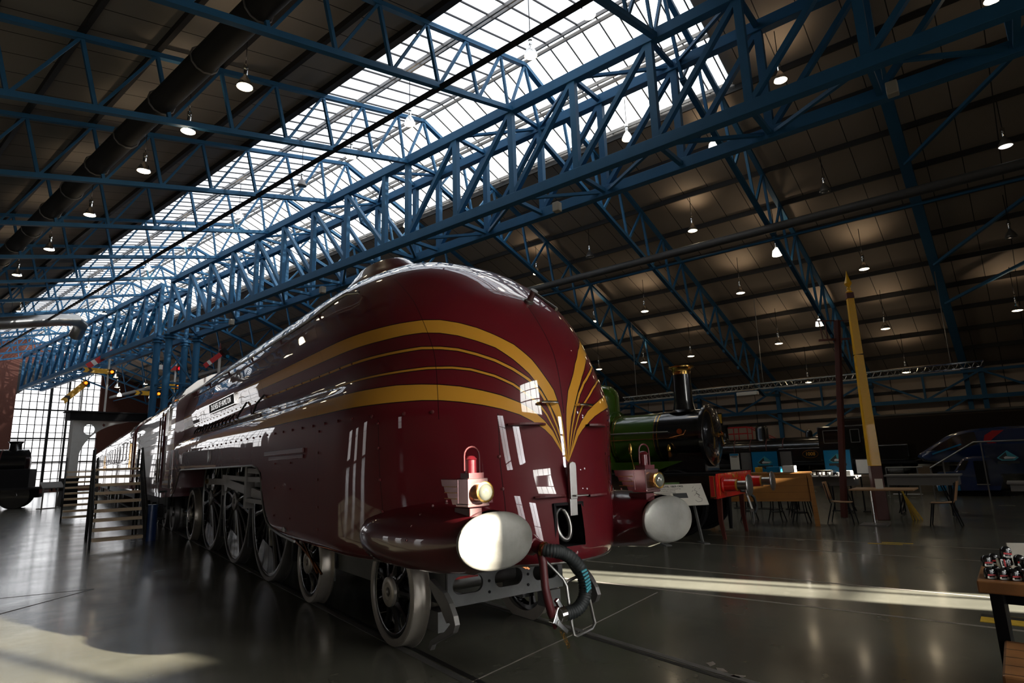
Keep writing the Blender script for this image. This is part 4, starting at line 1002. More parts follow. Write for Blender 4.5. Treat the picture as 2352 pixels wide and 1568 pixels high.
# ============================================================ TENDER AND COACHES
def vehicle(name, label, cat, y0, y1, mode):
    r = thing(name, label, cat, (0, y0, 0)); L_ = y1 - y0
    if mode == 'tender': sec = [(1.31, 1.05), (1.31, 2.95), (1.26, 3.15), (1.12, 3.36), (.95, 3.5), (.6, 3.55), (0, 3.56)]
    else: sec = [(1.36, 1.0), (1.37, 2.9), (1.33, 3.10), (1.18, 3.38), (.9, 3.60), (.5, 3.74), (0, 3.79)]
    ring = [(-x, z) for x, z in sec] + [(x, z) for x, z in reversed(sec[:-1])]
    m = MB(); m.grid([[(x, y, z) for x, z in ring] for y in (0, L_ / 2, L_)])
    for y in (0, L_): m.add([(x, y, z) for x, z in ring], [tuple(range(len(ring)))])
    m.box((0, L_ / 2, 1.0), (2.5, L_, .12)); m.build('body', 'maroon', parent=r, smooth=True)
    m = MB()
    for s in (-1, 1): m.box((s * 1.02, L_ / 2, .78), (.06, L_ * .92, .32))
    m.box((0, L_ / 2, .75), (1.3, L_ * .9, .3)); m.build('underframe', 'iron', parent=r)
    ws = [1.3, 2.9, 4.5, 6.1] if mode == 'tender' else [1.8, 4.4, L_ - 4.4, L_ - 1.8]
    for y in ws:
        for s in (-1, 1):
            MB().lathe([(.50, .66), (.53, .67), (.50, .70), (.5, .80), (.42, .80), (.40, .77), (.12, .77), (.12, .82), (.01, .82)], (0, y, .5), (s, 0, 0), 28).build('wheel', 'steel_dull', parent=r, smooth=True)
            if mode == 'tender': MB().box((s * 1.08, y, .55), (.16, .3, .34)).build('axle_box', 'iron', parent=r, bevel=.02)
    for s in (-1, 1):
        if mode == 'tender':
            for z, h in ((2.72, .12), (2.52, .022), (2.33, .018), (2.13, .14)): MB().box((s * 1.312, L_ / 2, z), (.008, L_ - .1, h)).build('gold_band', 'gold', parent=r)
            m = MB()
            for y in (.10, L_ - .12): m.tube([(s * 1.38, y, 1.3), (s * 1.38, y, 2.95)], .018, 8)
            m.build('grab_rails', 'chrome', parent=r, smooth=True)
        else:
            n = int(L_ / 1.75)
            for i in range(n):
                y = 1.1 + i * (L_ - 2.2) / (n - 1)
                w = MB().box((s * 1.372, y, 2.42), (.014, 1.05 if i % 3 else .55, .72)).build('window_frame', 'steel_dull', parent=r)
                MB().box((s * 1.382, y, 2.42), (.006, .98 if i % 3 else .48, .65)).build('pane', 'black_gloss', parent=w)
            MB().box((s * 1.373, L_ / 2, 1.98), (.006, L_ - .1, .04)).box((s * 1.373, L_ / 2, 2.86), (.006, L_ - .1, .04)).build('gold_lining', 'gold', parent=r)
            for yy_ in (.35, L_ - .35): MB().box((s * 1.39, yy_, 2.2), (.03, .03, .9)).build('door_handle', 'brass', parent=r)
    if mode == 'coach':
        m = MB(); m.box((0, -.25, 2.2), (1.1, .5, 2.1)); m.build('gangway', 'black', parent=r)
    return r
vehicle('tender', 'maroon tender with gold bands coupled behind the streamlined engine', 'tender', 14.45, 22.0, 'tender')
vehicle('railway_coach', 'maroon coach with dark windows next behind the tender', 'coach', 22.9, 41.5, 'coach')
vehicle('railway_coach', 'second maroon coach farther behind, partly hidden by the gantry', 'coach', 42.4, 60.5, 'coach')
# ============================================================ ENGINES
def outline(mb, R, y0, y1, zc, n=40): mb.lathe([(R, y0), (R, y1)], (0, 0, zc), (0, 1, 0), n)
def green_engine():
    r = thing('green_locomotive', 'small green and black steam engine with a copper-capped chimney and red buffer beam', 'locomotive', (7.61, 3.325, .1066), math.asin(.292)); r.scale = (.932, .932, .932)
    P = lambda mb, nm, m, par=r, **k: mb.build(nm, m, parent=par, **k)
    P(MB().lathe([(.56, 1.95), (.56, 3.15)], (0, 0, 1.97), (0, 1, 0), 48), 'boiler', 'green_paint', smooth=True)
    for y in (1.98, 2.06, 3.05, 3.12): P(MB().lathe([(.568, y), (.568, y + .018)], (0, 0, 1.97), (0, 1, 0), 48), 'boiler_band', 'brass')
    P(MB().lathe([(.569, 2.0), (.569, 2.06)], (0, 0, 1.97), (0, 1, 0), 48), 'black_band', 'black_gloss')
    sb = P(MB().lathe([(.58, .98), (.58, 1.96)], (0, 0, 1.97), (0, 1, 0), 48).box((0, 1.4, 1.45), (.9, .8, .5)), 'smokebox', 'black_gloss', smooth=True)
    MB().lathe([(.58, 1.02), (.67, 1.02), (.67, .95), (.655, .93), (.56, .92), (.54, .90), (.40, .86), (.22, .835), (.001, .825)], (0, 0, 1.97), (0, 1, 0), 48, cap=False).build('smokebox_door', 'black_gloss', parent=sb, smooth=True)
    MB().lathe([(.05, .84), (.05, .80), (.03, .79), (.03, .74), (.045, .73), (.045, .70)], (0, 0, 1.97), (0, 1, 0), 16).tube([(0, .74, 1.97), (.06, .73, 1.75)], .014, 8).tube([(0, .71, 1.97), (-.15, .70, 2.05)], .014, 8).build('door_handle', 'brass', parent=sb, smooth=True)
    MB().bar((-.5, .87, 1.75), (.5, .87, 1.75), .03, .05).build('door_strap', 'black_gloss', parent=sb)
    c = P(MB().lathe([(.36, 2.50), (.25, 2.56), (.225, 2.68), (.205, 2.8), (.20, 3.30), (.20, 3.36)], (0, 1.52, 0), n=36), 'chimney', 'black_gloss', smooth=True)
    MB().lathe([(.202, 3.36), (.205, 3.42), (.225, 3.48), (.29, 3.52), (.295, 3.545), (.27, 3.55), (.2, 3.53), (.15, 3.50), (.15, 3.36)], (0, 1.52, 0), n=36, cap=False).build('copper_cap', 'brass', parent=c, smooth=True)
    P(MB().lathe([(.62, 2.40), (.54, 2.50), (.50, 2.62), (.50, 3.0), (.46, 3.15), (.36, 3.26), (.18, 3.32), (.001, 3.335)], (0, 3.68, 0), n=40), 'dome', 'green_paint', smooth=True)
    P(MB().lathe([(.68, 3.18), (.70, 3.24), (.70, 4.6)], (0, 0, 1.97), (0, 1, 0), 40).box((0, 3.9, 1.5), (1.38, 1.4, .9)), 'firebox', 'green_paint', smooth=True)
    P(MB().box((0, 5.3, 2.2), (2.1, 1.3, 1.9)), 'cab', 'green_paint', bevel=.06)
    P(MB().prism([(-1.1, .02), (0, -.33), (1.1, .02)], (-.52, 2.55, 1.42), (0, 1, 0), (0, 0, 1), (1, 0, 0), 1.0), 'boiler_skirt', 'green_paint')
    for s in (-1, 1):
        P(MB().tube([(s * .62, 1.7, 2.07), (s * .62, 4.6, 2.10)], .016, 8), 'hand_rail', 'steel', smooth=True)
        P(MB().tube([(s * .60, 1.75, 1.92), (s * .60, 1.35, 2.0), (s * .60, 1.3, 2.09)], .012, 6).tube([(s * .605, 1.5, 1.93), (s * .605, 4.5, 1.94)], .010, 6), 'injector_pipe', 'copper', smooth=True)
        P(MB().lathe([(.06, 0), (.06, .03)], (s * .56, 1.45, 2.07), (s, 0, 0), 18), 'pipe_flange', 'copper')
        P(MB().lathe([(.035, 0), (.05, .05), (.05, .14), (.03, .20), (.02, .24)], (s * .62, 2.62, 1.62), n=14).tube([(s * .62, 2.62, 1.62), (s * .64, 2.58, 1.45), (s * .63, 2.55, 1.28)], .012, 6), 'oil_cup', 'brass', smooth=True)
        P(MB().lathe([(.02, 0), (.05, .06), (.04, .12), (.015, .17)], (s * .62, 1.70, 1.63), n=14).box((s * .62, 1.68, 1.58), (.06, .06, .10)), 'lubricator', 'brass', smooth=True)
        P(MB().box((s * .98, 3.4, .95), (.09, 5.7, .40)), 'sandwich_frame', 'dark_wood', bevel=.01)
        P(MB().box((s * .9, 3.4, 1.17), (.62, 5.7, .05)), 'running_board', 'black')
        P(MB().tube([(s * .78, 2.3, 1.2), (s * .78, 2.3, 1.42), (s * .76, 2.3, 1.5)], .02, 8).tube([(s * .78, 3.3, 1.2), (s * .78, 3.3, 1.45)], .02, 8), 'frame_stays', 'steel', smooth=True)
        bh = P(MB().lathe([(.15, .53), (.15, .50), (.125, .48), (.115, .26)], (s * .865, 0, .95), (0, 1, 0), 24), 'buffer_housing', 'red_paint', smooth=True)
        MB().lathe([(.12, .26), (.12, .235)], (s * .865, 0, .95), (0, 1, 0), 24).build('housing_band', 'gold', parent=bh)
        MB().lathe([(.085, .25), (.085, .045), (.12, .035), (.20, .03), (.205, .015), (.19, -.002), (.1, -.018), (.001, -.022)], (s * .865, 0, .95), (0, 1, 0), 32).build('buffer_head', 'steel', parent=bh, smooth=True)
        P(MB().prism([(0, 0), (.10, 0), (.10, -.5), (.04, -.88), (-.02, -.88), (.02, -.5)], (s * .74 - .03, .62, .75), (0, 1, 0), (0, 0, 1), (1, 0, 0), .06), 'guard_iron', 'brown_paint')
        for y in (1.6, 3.3, 5.0): P(MB().lathe([(.02, .78), (.14, .78), (.14, .70), (.60, .70), (.62, .66), (.68, .66), (.688, .69), (.67, .80), (.6, .80)], (0, y, .575), (s, 0, 0), 32, cap=False), 'wheel', 'black', smooth=True)
    bb = P(MB().box((0, .585, .94), (2.36, .09, .48)), 'buffer_beam', 'red_paint', bevel=.008)
    for s_ in (-1, 1): MB().box((s_ * 1.19, .63, .94), (.02, .12, .46)).build('beam_end', 'brown_paint', parent=bb); MB().box((s_ * 1.20, .63, .94), (.012, .09, .40)).build('end_lining', 'gold', parent=bb); MB().box((s_ * 1.207, .63, .94), (.008, .075, .385)).build('end_field', 'signal_red', parent=bb)
    m = MB()
    for x0, x1, z0, z1 in ((-.38, .34, 1.03, 1.165),): m.box(((x0 + x1) / 2, .536, z1), (x1 - x0, .008, .008)); m.box(((x0 + x1) / 2, .536, z0), (x1 - x0, .008, .008)); m.box((x0, .536, 1.01), (.008, .008, z1 - z0)); m.box((x1, .536, 1.01), (.008, .008, z1 - z0))
    for x in (-.86, .86): m.box((x, .536, 1.15), (.34, .008, .012)); m.box((x - .17, .536, .95), (.012, .008, .4)); m.box((x + .17, .536, .95), (.012, .008, .4))
    m.build('gold_lining', 'gold', parent=bb)
    text('beam_lettering', 'No  66', .13, 'gold', bb, (-.02, .532, 1.098), (PI / 2, 0, 0), extrude=.004, bold=.003)
    m = MB()
    for i in range(12): m.lathe([(.012, 0), (.012, .01)], (-1.1 + i * .2, .54, 1.16), (0, -1, 0), 8)
    P(m, 'beam_rivets', 'red_paint')
    P(MB().bar((0, .54, .95), (0, .36, .95), .05, .09).tube([(0, .38, .92), (-.02, .34, .82), (-.02, .34, .70)], .022, 8).tube([(-.05, .34, .72), (.02, .34, .70)], .02, 8), 'draw_hook', 'steel_dull', smooth=True)
    P(MB().bar((0, .34, .72), (.05, .28, .42), .035, .035).box((.05, .28, .40), (.13, .05, .06)), 'coupling_screw', 'steel')
    P(MB().tube([(-.01, .28, .40)] + arc((.06, .28, .16), .055, PI, 2 * PI, 8) + [(.12, .28, .40)], .012, 8), 'coupling_shackle', 'steel', smooth=True)
    P(MB().tube([(.25, .54, .78), (.35, .42, .76), (.5, .34, .62), (.56, .32, .45), (.48, .34, .33), (.36, .38, .30)], .032, 10), 'brake_hose', 'rubber', smooth=True)
    P(MB().prism([(-.09, 0), (.09, 0), (.05, -.35), (.0, -.62), (-.06, -.62)], (-.30, .6, .68), (1, 0, 0), (0, 0, 1), (0, 1, 0), .05), 'brake_hanger', 'black')
    P(MB().box((0, 3.4, .9), (1.4, 5.4, .5)), 'inner_frame', 'black')
    return r
green_engine()
# exhibit sign in front of the green engine
def text_lines(parent, lines, x0, z0, dy, mt, y=-.004, tilt=0):
    for i, (t, sz) in enumerate(lines):
        text('lettering', t, sz, mt, parent, (x0, y, z0 - dy * i), (PI / 2, 0, 0), extrude=.0008, align='LEFT')
def sight_z(x, y, z): d = bearing(x, y); return CAM + d * ((z - CAM.z) / d.z)
pf = sight_z(1618, 1243, 0.0)
r = thing('exhibit_sign', 'slanted cream exhibit sign titled AEROLITE on a green metal leg before the green engine', 'sign', pf - BD * .30 + AD * .1 + _R * .22, -.52); r.scale = (1.1, 1.1, 1.0)
b_ = Vector((-.30, .0, .86))
pn = bpy.data.objects.new('sign_panel', MB().box((0, 0, 0), (.86, .02, .42)).v and bpy.data.meshes.new('x')) if False else MB().box((0, 0, 0), (.86, .02, .44)).build('sign_panel', 'paper', parent=r)
pn.location = (-.36, -.02, .86); pn.rotation_euler = (-.60, 0, 0)
text('sign_title', 'AEROLITE, 1869-1902', .052, 'ink', pn, (-.38, -.012, .17), (PI / 2, 0, 0), extrude=.0008, align='LEFT', bold=.001)
text_lines(pn, [('2-2-4 compound tank locomotive N° 66', .026), ('NORTH EASTERN RAILWAY', .026)], -.38, .12, .038, 'ink', y=-.012)
m = MB()
for i in range(9): m.box((-.27, -.0115, .02 - i * .022), (.22, .002, .006))
for i in range(2): m.box((-.22, -.0115, .052 - i * .013), (.32, .002, .004))
m.build('small_print', 'grey_panel', parent=pn)
MB().box((0, -.0115, -.02), (.24, .003, .10)).build('sign_photo', 'duct', parent=pn)
m = MB(); pts = [(.30, .12), (.27, .08), (.31, .05), (.28, .02), (.33, -.02), (.30, -.06), (.35, -.10), (.33, -.15), (.26, -.16), (.23, -.12)]
for p, q in zip(pts[:-1], pts[1:]): m.bar((p[0], -.0115, p[1]), (q[0], -.0115, q[1]), .002, .004)
for p in ((.22, .05), (.24, -.03), (.36, .10), (.25, .13)): m.bar((p[0], -.0115, p[1]), (p[0] + .03, -.0115, p[1] + .03), .002, .004)
m.build('map_drawing', 'ink', parent=pn)
for p_, q_ in (((-.02, .02, 0), (-.10, .10, .80)), ((-.66, .02, 0), (-.62, .10, .80))): MB().bar(p_, q_, .05, .03).build('sign_leg', 'frame_grey', parent=r)
MB().box((-.02, 0, .01), (.10, .30, .02)).box((-.66, 0, .01), (.10, .30, .02)).build('sign_foot', 'frame_grey', parent=r)
bp_ = MB().box((-.55, .12, .96), (.5, .015, .24)).build('green_backboard', 'green_paint', parent=r)
# a plain dark engine, built to a side profile
def dark_engine(name, label, loc, rz, L_, Rb, zb, chim, domes, cab, tank, loc_h=None, number=None, body='black_gloss'):
    r = thing(name, label, 'locomotive', loc, rz)
    m = MB().lathe([(Rb * .2, -.16), (Rb * .7, -.1), (Rb, 0), (Rb, cab[0])], (0, .9, zb), (0, 1, 0), 36); m.build('boiler', body, parent=r, smooth=True)
    for i in range(4): MB().lathe([(Rb + .012, 0), (Rb + .012, .04)], (0, 1.9 + i * (cab[0] - 2) / 4, zb), (0, 1, 0), 36).build('boiler_band', 'maroon_dull', parent=r)
    y, z0, z1, rr = chim; MB().lathe([(rr * 1.5, z0), (rr, z0 + .15), (rr * .95, z1 - .1), (rr * 1.3, z1), (rr * 1.3, z1 + .03), (rr * .8, z1 + .03)], (0, y, 0), n=24).build('chimney', body, parent=r, smooth=True)
    for y, z0, z1, rr in domes: MB().lathe([(rr * 1.15, z0), (rr, z0 + .1), (rr, z1 - rr * .7), (rr * .8, z1 - rr * .25), (rr * .45, z1 - .03), (.001, z1)], (0, y, 0), n=24).build('dome', body, parent=r, smooth=True)
    MB().box((0, (cab[0] + cab[1]) / 2 + .9, (cab[2] + 1.1) / 2), (2.5, cab[1] - cab[0], cab[2] - 1.1)).build('cab', body, parent=r, bevel=.05)
    m = MB(); yc = (cab[0] + cab[1]) / 2 + .9
    for s in (-1, 1):
        for z in (cab[2] - .75, cab[2] - .2): m.box((s * 1.26, yc - .45, z), (.03, .62, .03)); m.box((s * 1.26, yc + .5, z), (.03, .35, .03))
        for y in (yc - .76, yc - .14, yc + .33, yc + .67): m.box((s * 1.26, y, cab[2] - .475), (.03, .03, .55))
    m.build('window_surround', 'grey_panel', parent=r)
    if tank: MB().box((0, (tank[0] + tank[1]) / 2, (tank[2] + 1.05) / 2), (2.4, tank[1] - tank[0], tank[2] - 1.05)).build('side_tank', body, parent=r, bevel=.05)
    MB().box((0, L_ / 2, .98), (2.45, L_, .10)).build('running_plate', 'iron', parent=r)
    MB().box((0, .06, .92), (2.4, .12, .42)).build('buffer_beam', 'maroon_dull', parent=r)
    MB().box((0, L_ / 2, .75), (1.2, L_ - .4, .5)).build('frame', 'black', parent=r)
    for s in (-1, 1):
        MB().lathe([(.10, .0), (.10, -.3), (.22, -.34), (.22, -.38), (.001, -.40)], (s * .865, 0, 1.0), (0, 1, 0), 20).build('buffer', 'iron', parent=r, smooth=True)
        n = max(3, int(L_ / 2.0))
        for i in range(n):
            y = 1.2 + i * (L_ - 2.4) / (n - 1)
            MB().lathe([(.02, .80), (.14, .80), (.14, .72), (.58, .72), (.60, .68), (.66, .68), (.68, .71), (.66, .80), (.58, .80)], (0, y, .66), (s, 0, 0), 28, cap=False).build('wheel', 'black_gloss', parent=r, smooth=True)
    return r
# black tank engine 1008, side-on beyond the cafe (front towards the left of the photo)
pe = H(12.9, 31.2, 0)
e = dark_engine('black_tank_engine', 'black tank engine numbered 1008 standing side-on behind the blue posters', pe, RZ + PI, 9.6, .50, 1.72, (1.3, 2.0, 2.95, .22), [(3.2, 2.1, 2.92, .30), (5.35, 2.05, 2.55, .16)], (5.1, 7.1, 2.62), (4.2, 9.4, 1.72))
for s in (1,):
    pl = MB().lathe([(.34, 0), (.34, .02)], (1.20, 5.6, 1.42), (1, 0, 0), 32, sx=.62 if False else 1, sy=.55).build('number_plate', 'brass', parent=e, smooth=True)
    MB().lathe([(.31, 0), (.31, .024)], (1.20, 5.6, 1.42), (1, 0, 0), 32, sy=.5).build('plate_field', 'black', parent=pl)
    text('plate_number', '1008', .21, 'gold', pl, (1.226, 5.6, 1.42), (PI / 2, 0, PI / 2), extrude=.004, bold=.004)
# far-left dark engine
r = dark_engine('goods_engine', 'dark steam engine at the far left before the giant window', (-12.4 + 3.6, 36.6, 0) if False else H(39.6, 9.3, 0), RZ + PI / 2 - .35, 9.0, .72, 2.25, (.55 + .9, 2.85, 3.35, .26), [(4.5, 2.9, 3.4, .3)], (5.2, 7.0, 3.5), None)
MB().box((0, 4.9, 1.45), (2.3, 8.6, 1.0)).build('side_tank', 'black', parent=r, bevel=.04)
# brown van behind on the right and a red platform lift
r = thing('brown_van', 'long brown railway van behind the blue train under the right wall', 'railway van', H(-9.6, 35.4, 0), RZ)
MB().box((0, 8.2, 2.0), (2.6, 16.4, 2.1)).build('van_body', 'van_brown', parent=r, bevel=.08)
MB().box((0, 8.2, 3.1), (2.4, 16.4, .12)).build('van_roof', 'duct', parent=r, bevel=.05)
for y in (1.5, 4.0, 12.4, 14.9):
    for s in (-1, 1): MB().lathe([(.45, .68), (.48, .68), (.45, .8), (.01, .8)], (0, y, .48), (s, 0, 0), 24).build('wheel', 'iron', parent=r, smooth=True)
MB().box((0, 8.2, .85), (1.6, 15.8, .3)).build('underframe', 'iron', parent=r)
r = thing('platform_lift', 'red painted work platform with handrails behind the black tank engine', 'work platform', H(12.3, 35.0, 0), RZ); r.scale = (.8, .8, .8)
MB().box((0, 0, 1.2), (1.2, 2.2, 2.4)).build('lift_base', 'iron', parent=r); MB().box((0, 0, 2.75), (1.1, 2.0, .25)).build('platform_tray', 'signal_red', parent=r)
m = MB()
for x in (-.5, .5):
    for y in (-.95, 0, .95): m.bar((x, y, 2.8), (x, y, 3.75), .05, .05, (0, 1, 0))
    for z in (3.3, 3.75): m.bar((x, -.95, z), (x, .95, z), .05, .05)
    m.bar((x, -.95, 3.75), (x, -3.0, 2.6), .05, .05)
m.build('guard_rail', 'signal_red', parent=r)
r = thing('display_banner', 'tall dark banner with yellow bands behind the green engine', 'banner', H(14.6, 36.5, 0), RZ)
MB().box((0, 0, 2.0), (.08, 2.0, 4.0)).build('banner_board', 'black', parent=r); m = MB()
MB().box((-.05, 0, 3.65), (.02, 2.0, .55)).build('yellow_head', 'yellow_tape', parent=r)
for z, w in ((3.2, 1.9), (3.0, 1.2), (2.85, 1.5), (2.7, .9)): MB().box((-.05, 0, z), (.02, w, .05)).build('yellow_line', 'yellow_tape', parent=r)
# ============================================================ BLUE STREAMLINED TRAIN, SIMULATOR, GLASS STAIR
def emblem(parent, c, s, ux, uy, out, mats=('white_paint', 'teal_print', 'ink')):
    c, ux, uy, out = Vector(c), Vector(ux), Vector(uy), Vector(out)
    MB().prism([(-.5 * s, 0), (0, .42 * s), (.5 * s, 0), (.3 * s, -.16 * s), (-.3 * s, -.16 * s)], c, ux, uy, out, .004).build('emblem_diamond', mats[1], parent=parent)
    MB().prism([(-.42 * s, .0), (-.05 * s, .33 * s), (-.02 * s, .10 * s), (.42 * s, .02 * s), (.2 * s, -.1 * s), (-.25 * s, -.1 * s)], c + out * .004, ux, uy, out, .003).build('emblem_shade', mats[2], parent=parent)
    MB().prism([(-.16 * s, -.06 * s), (-.18 * s, .03 * s), (-.08 * s, .09 * s), (.1 * s, .06 * s), (.42 * s, .03 * s), (.28 * s, -.05 * s)], c + out * .007, ux, uy, out, .003).build('emblem_engine', mats[0], parent=parent)
    MB().prism([(-.5 * s, -.2 * s), (.5 * s, -.2 * s), (.5 * s, -.34 * s), (.12 * s, -.34 * s), (0, -.46 * s), (-.12 * s, -.34 * s), (-.5 * s, -.34 * s)], c, ux, uy, out, .004).build('emblem_scroll', mats[2], parent=parent)
r = thing('blue_train', 'dark blue streamlined train with a pointed nose and black windscreen at the right', 'train', H(0, 27.0, 0), RZ)
prof = [(2.95, 1.2), (2.9, 1.32), (2.7, 1.44), (2.35, 1.68), (1.99, 1.92), (1.6, 2.07), (1.2, 2.14), (0.4, 2.18), (-7, 2.2), (-7, .5), (.7, .5), (1.2, .96), (2.4, .98), (2.8, 1.05)]
rows = []
for x, k in ((0, .90), (.12, .97), (.35, 1.0), (2.25, 1.0), (2.48, .97), (2.6, .90)):
    rows.append([(x, (a - 0) * (1 if a < 0 else k) , 1.3 + (z - 1.3) * k) for a, z in prof])
m = MB().grid(rows, closed=True); n = len(prof); m.f.append(tuple(range(n))); m.f.append(tuple(range(5 * n, 6 * n))); m.build('body', 'blue_train', parent=r, smooth=True)
MB().prism([(2.50, 1.42), (2.1, 1.70), (1.75, 1.90), (1.3, 2.02), (1.12, 2.03), (1.08, 1.62), (1.6, 1.42)], (-.012, 0, 0), (0, 1, 0), (0, 0, 1), (1, 0, 0), .02).build('windscreen', 'black_gloss', parent=r)
MB().prism([(.62, 2.05), (.3, 2.05), (.55, 1.85), (.72, 1.7), (.55, 1.62), (.8, 1.62), (.9, 1.72), (.85, 1.9)], (-.016, 0, 0), (0, 1, 0), (0, 0, 1), (1, 0, 0), .02).build('red_flash', 'signal_red', parent=r)
MB().bar((-.02, 2.45, 1.30), (-.02, 1.55, 1.62), .03, .05).build('wiper_rail', 'blue_panel', parent=r)
emblem(r, (-.02, -.55, 1.9), .4, (0, -1, 0), (0, 0, 1), (-1, 0, 0))
for y in (-6.2, -4, 0.2): MB().lathe([(.42, .6), (.45, .6), (.42, .75), (.01, .75)], (1.3, y, .45), (-1, 0, 0), 20).lathe([(.42, .6), (.45, .6), (.42, .75), (.01, .75)], (1.3, y, .45), (1, 0, 0), 20).build('wheelset', 'iron', parent=r, smooth=True)
MB().box((1.3, 2.2, .48), (.5, .2, .96)).bar((.6, 1.2, .9), (.6, 3.0, .9), .08, .08).build('nose_support', 'cream', parent=r)
r = thing('ride_simulator', 'rounded dark blue cab simulator with a doorway at the foot of the glass stair', 'simulator', H(0, 24.2, 0), RZ)
m = MB(); prof = [(2.2, .12), (2.28, .5), (2.15, .74), (1.7, .76), (1.45, 1.16), (1.2, 1.22), (.75, 1.22), (.62, 1.1), (.6, .8), (.5, .5), (.62, .15)]
rows = [[(x, .5 + (a - .5) * k + 0, .6 + (z - .6) * k) for a, z in prof] for x, k in ((0, .92), (.12, 1), (1.5, 1), (1.62, .92))]
m.grid(rows, closed=True); n = len(prof); m.f += [tuple(range(n)), tuple(range(3 * n, 4 * n))]; m.build('body', 'blue_train', parent=r, smooth=True)
MB().prism([(1.62, .80), (1.42, 1.10), (1.28, 1.10), (1.42, .80)], (-.01, 0, 0), (0, 1, 0), (0, 0, 1), (1, 0, 0), .02).build('side_window', 'black_gloss', parent=r)
MB().box((0, 1.0, .72), (.03, .32, .72)).build('doorway', 'black', parent=r); MB().box((-.02, 1.0, .36), (.04, .34, .02)).build('door_sill', 'cream', parent=r)
MB().box((0.0, 1.9, .24), (.06, .6, .16)).build('bumper', 'blue_panel', parent=r, bevel=.02)
MB().box((.8, 1.2, .06), (1.3, 1.6, .12)).build('plinth', 'black', parent=r)
r = thing('glass_stair_rail', 'steel and glass stair railing with an etched emblem at the right', 'railing', H(0, 23.0, 0), RZ)
rail = [(0, 2.20, .92), (0, 1.02, 1.66), (0, -2.2, 1.68), (0, -5, 2.9)]
MB().tube(rail, .025, 8).build('hand_rail', 'steel', parent=r, smooth=True)
MB().tube([(0, 3.4, .95), (0, 2.4, .95)], .022, 8).tube([(0, 3.3, .12), (0, 2.5, .12)], .015, 6).build('low_rail', 'steel', parent=r, smooth=True)
for a, z in ((3.4, .95), (2.55, .95), (2.2, .92), (1.85, 1.13), (.85, 1.66), (-.2, 1.66), (-1.9, 1.68)): MB().bar((0, a, 0), (0, a, z), .035, .035, (0, 1, 0)).build('post', 'steel_dull', parent=r)
g = MB().box((.03, .32, .98), (.012, .98, 1.2)).build('glass_panel', 'rail_glass', parent=r); MB().box((.03, -1.05, .98), (.012, 1.6, 1.2)).build('glass_panel', 'rail_glass', parent=r); MB().box((.03, 2.95, .55), (.012, .8, .75)).build('glass_panel', 'rail_glass', parent=r)
emblem(g, (-.0, .28, 1.18), .5, (0, -1, 0), (0, 0, 1), (-1, 0, 0))
# ============================================================ CAFE CORNER
def tube_table(name, label, a, b, la, lb, z, top='grey_panel', rz=0, legs='black', t=.04, dep=.2):
    r = hall_thing(name, label, 'table', a, b, 0, rz)
    MB().box((0, 0, z - t / 2), (lb, la, t)).build('tabletop', top, parent=r, bevel=.006)
    if dep: MB().box((0, 0, z - t - dep / 2), (lb - .1, la - .1, dep)).build('apron', 'grey_panel', parent=r)
    for s in (-1, 1):
        y = s * (la / 2 - .25)
        MB().tube([(-lb * .32, y, z - .1), (-lb * .45, y, .03), (lb * .45, y, .03), (lb * .32, y, z - .1)], .018, 8).build('leg_frame', legs, parent=r, smooth=True)
        MB().tube([(-lb * .3, y - s * .2, z - .12), (-lb * .4, y + s * .05, .05)], .014, 6).tube([(lb * .3, y - s * .2, z - .12), (lb * .4, y + s * .05, .05)], .014, 6).build('leg_brace', legs, parent=r, smooth=True)
    return r
r = hall_thing('oak_counter', 'orange-brown wooden counter desk with splayed legs behind the red buffers', 'counter', 4.60, 14.25, 0, .26)
MB().box((-.30, 0, .80), (.03, 2.05, .58)).build('front_panel', 'oak', parent=r); MB().box((0, 0, 1.105), (.68, 2.15, .035)).build('top', 'oak', parent=r, bevel=.005)
for sx in (-.29, .29):
    for sy in (-1.02, 1.02): MB().bar((sx, sy, 1.06), (sx * 1.05, sy * 1.05, 0), .09, .09, (1, 0, 0)).build('leg', 'oak', parent=r)
tube_table('folding_table', 'long grey folding table left of the brown post with crossing tube legs', 4.05, 17.2, 1.8, .7, .93)
tube_table('folding_table', 'grey folding table right behind the yellow post', 1.85, 17.5, 1.5, .7, .93)
r = hall_thing('cafe_table', 'small wooden cafe table on one steel leg before the yellow post', 'table', 2.3, 14.9)
MB().box((0, 0, .73), (.8, 1.15, .028)).build('tabletop', 'ply', parent=r, bevel=.006); MB().tube([(0, .25, .72), (0, .25, .02)], .028, 10).build('pedestal', 'chrome', parent=r, smooth=True); MB().box((0, .25, .01), (.5, .5, .02)).build('foot', 'steel_dull', parent=r)
o = MB().prism([(-.07, 0), (.07, 0), (.07, .2), (-.07, .2)], (0, 0, 0), (0, 1, 0), (0, 0, 1), (1, .0, 0), .02).build('menu_card', 'paper', loc=H(2.35, 14.8, .745), rz=RZ + .2); tag(o, 'small printed menu card standing on the wooden cafe table', 'menu')
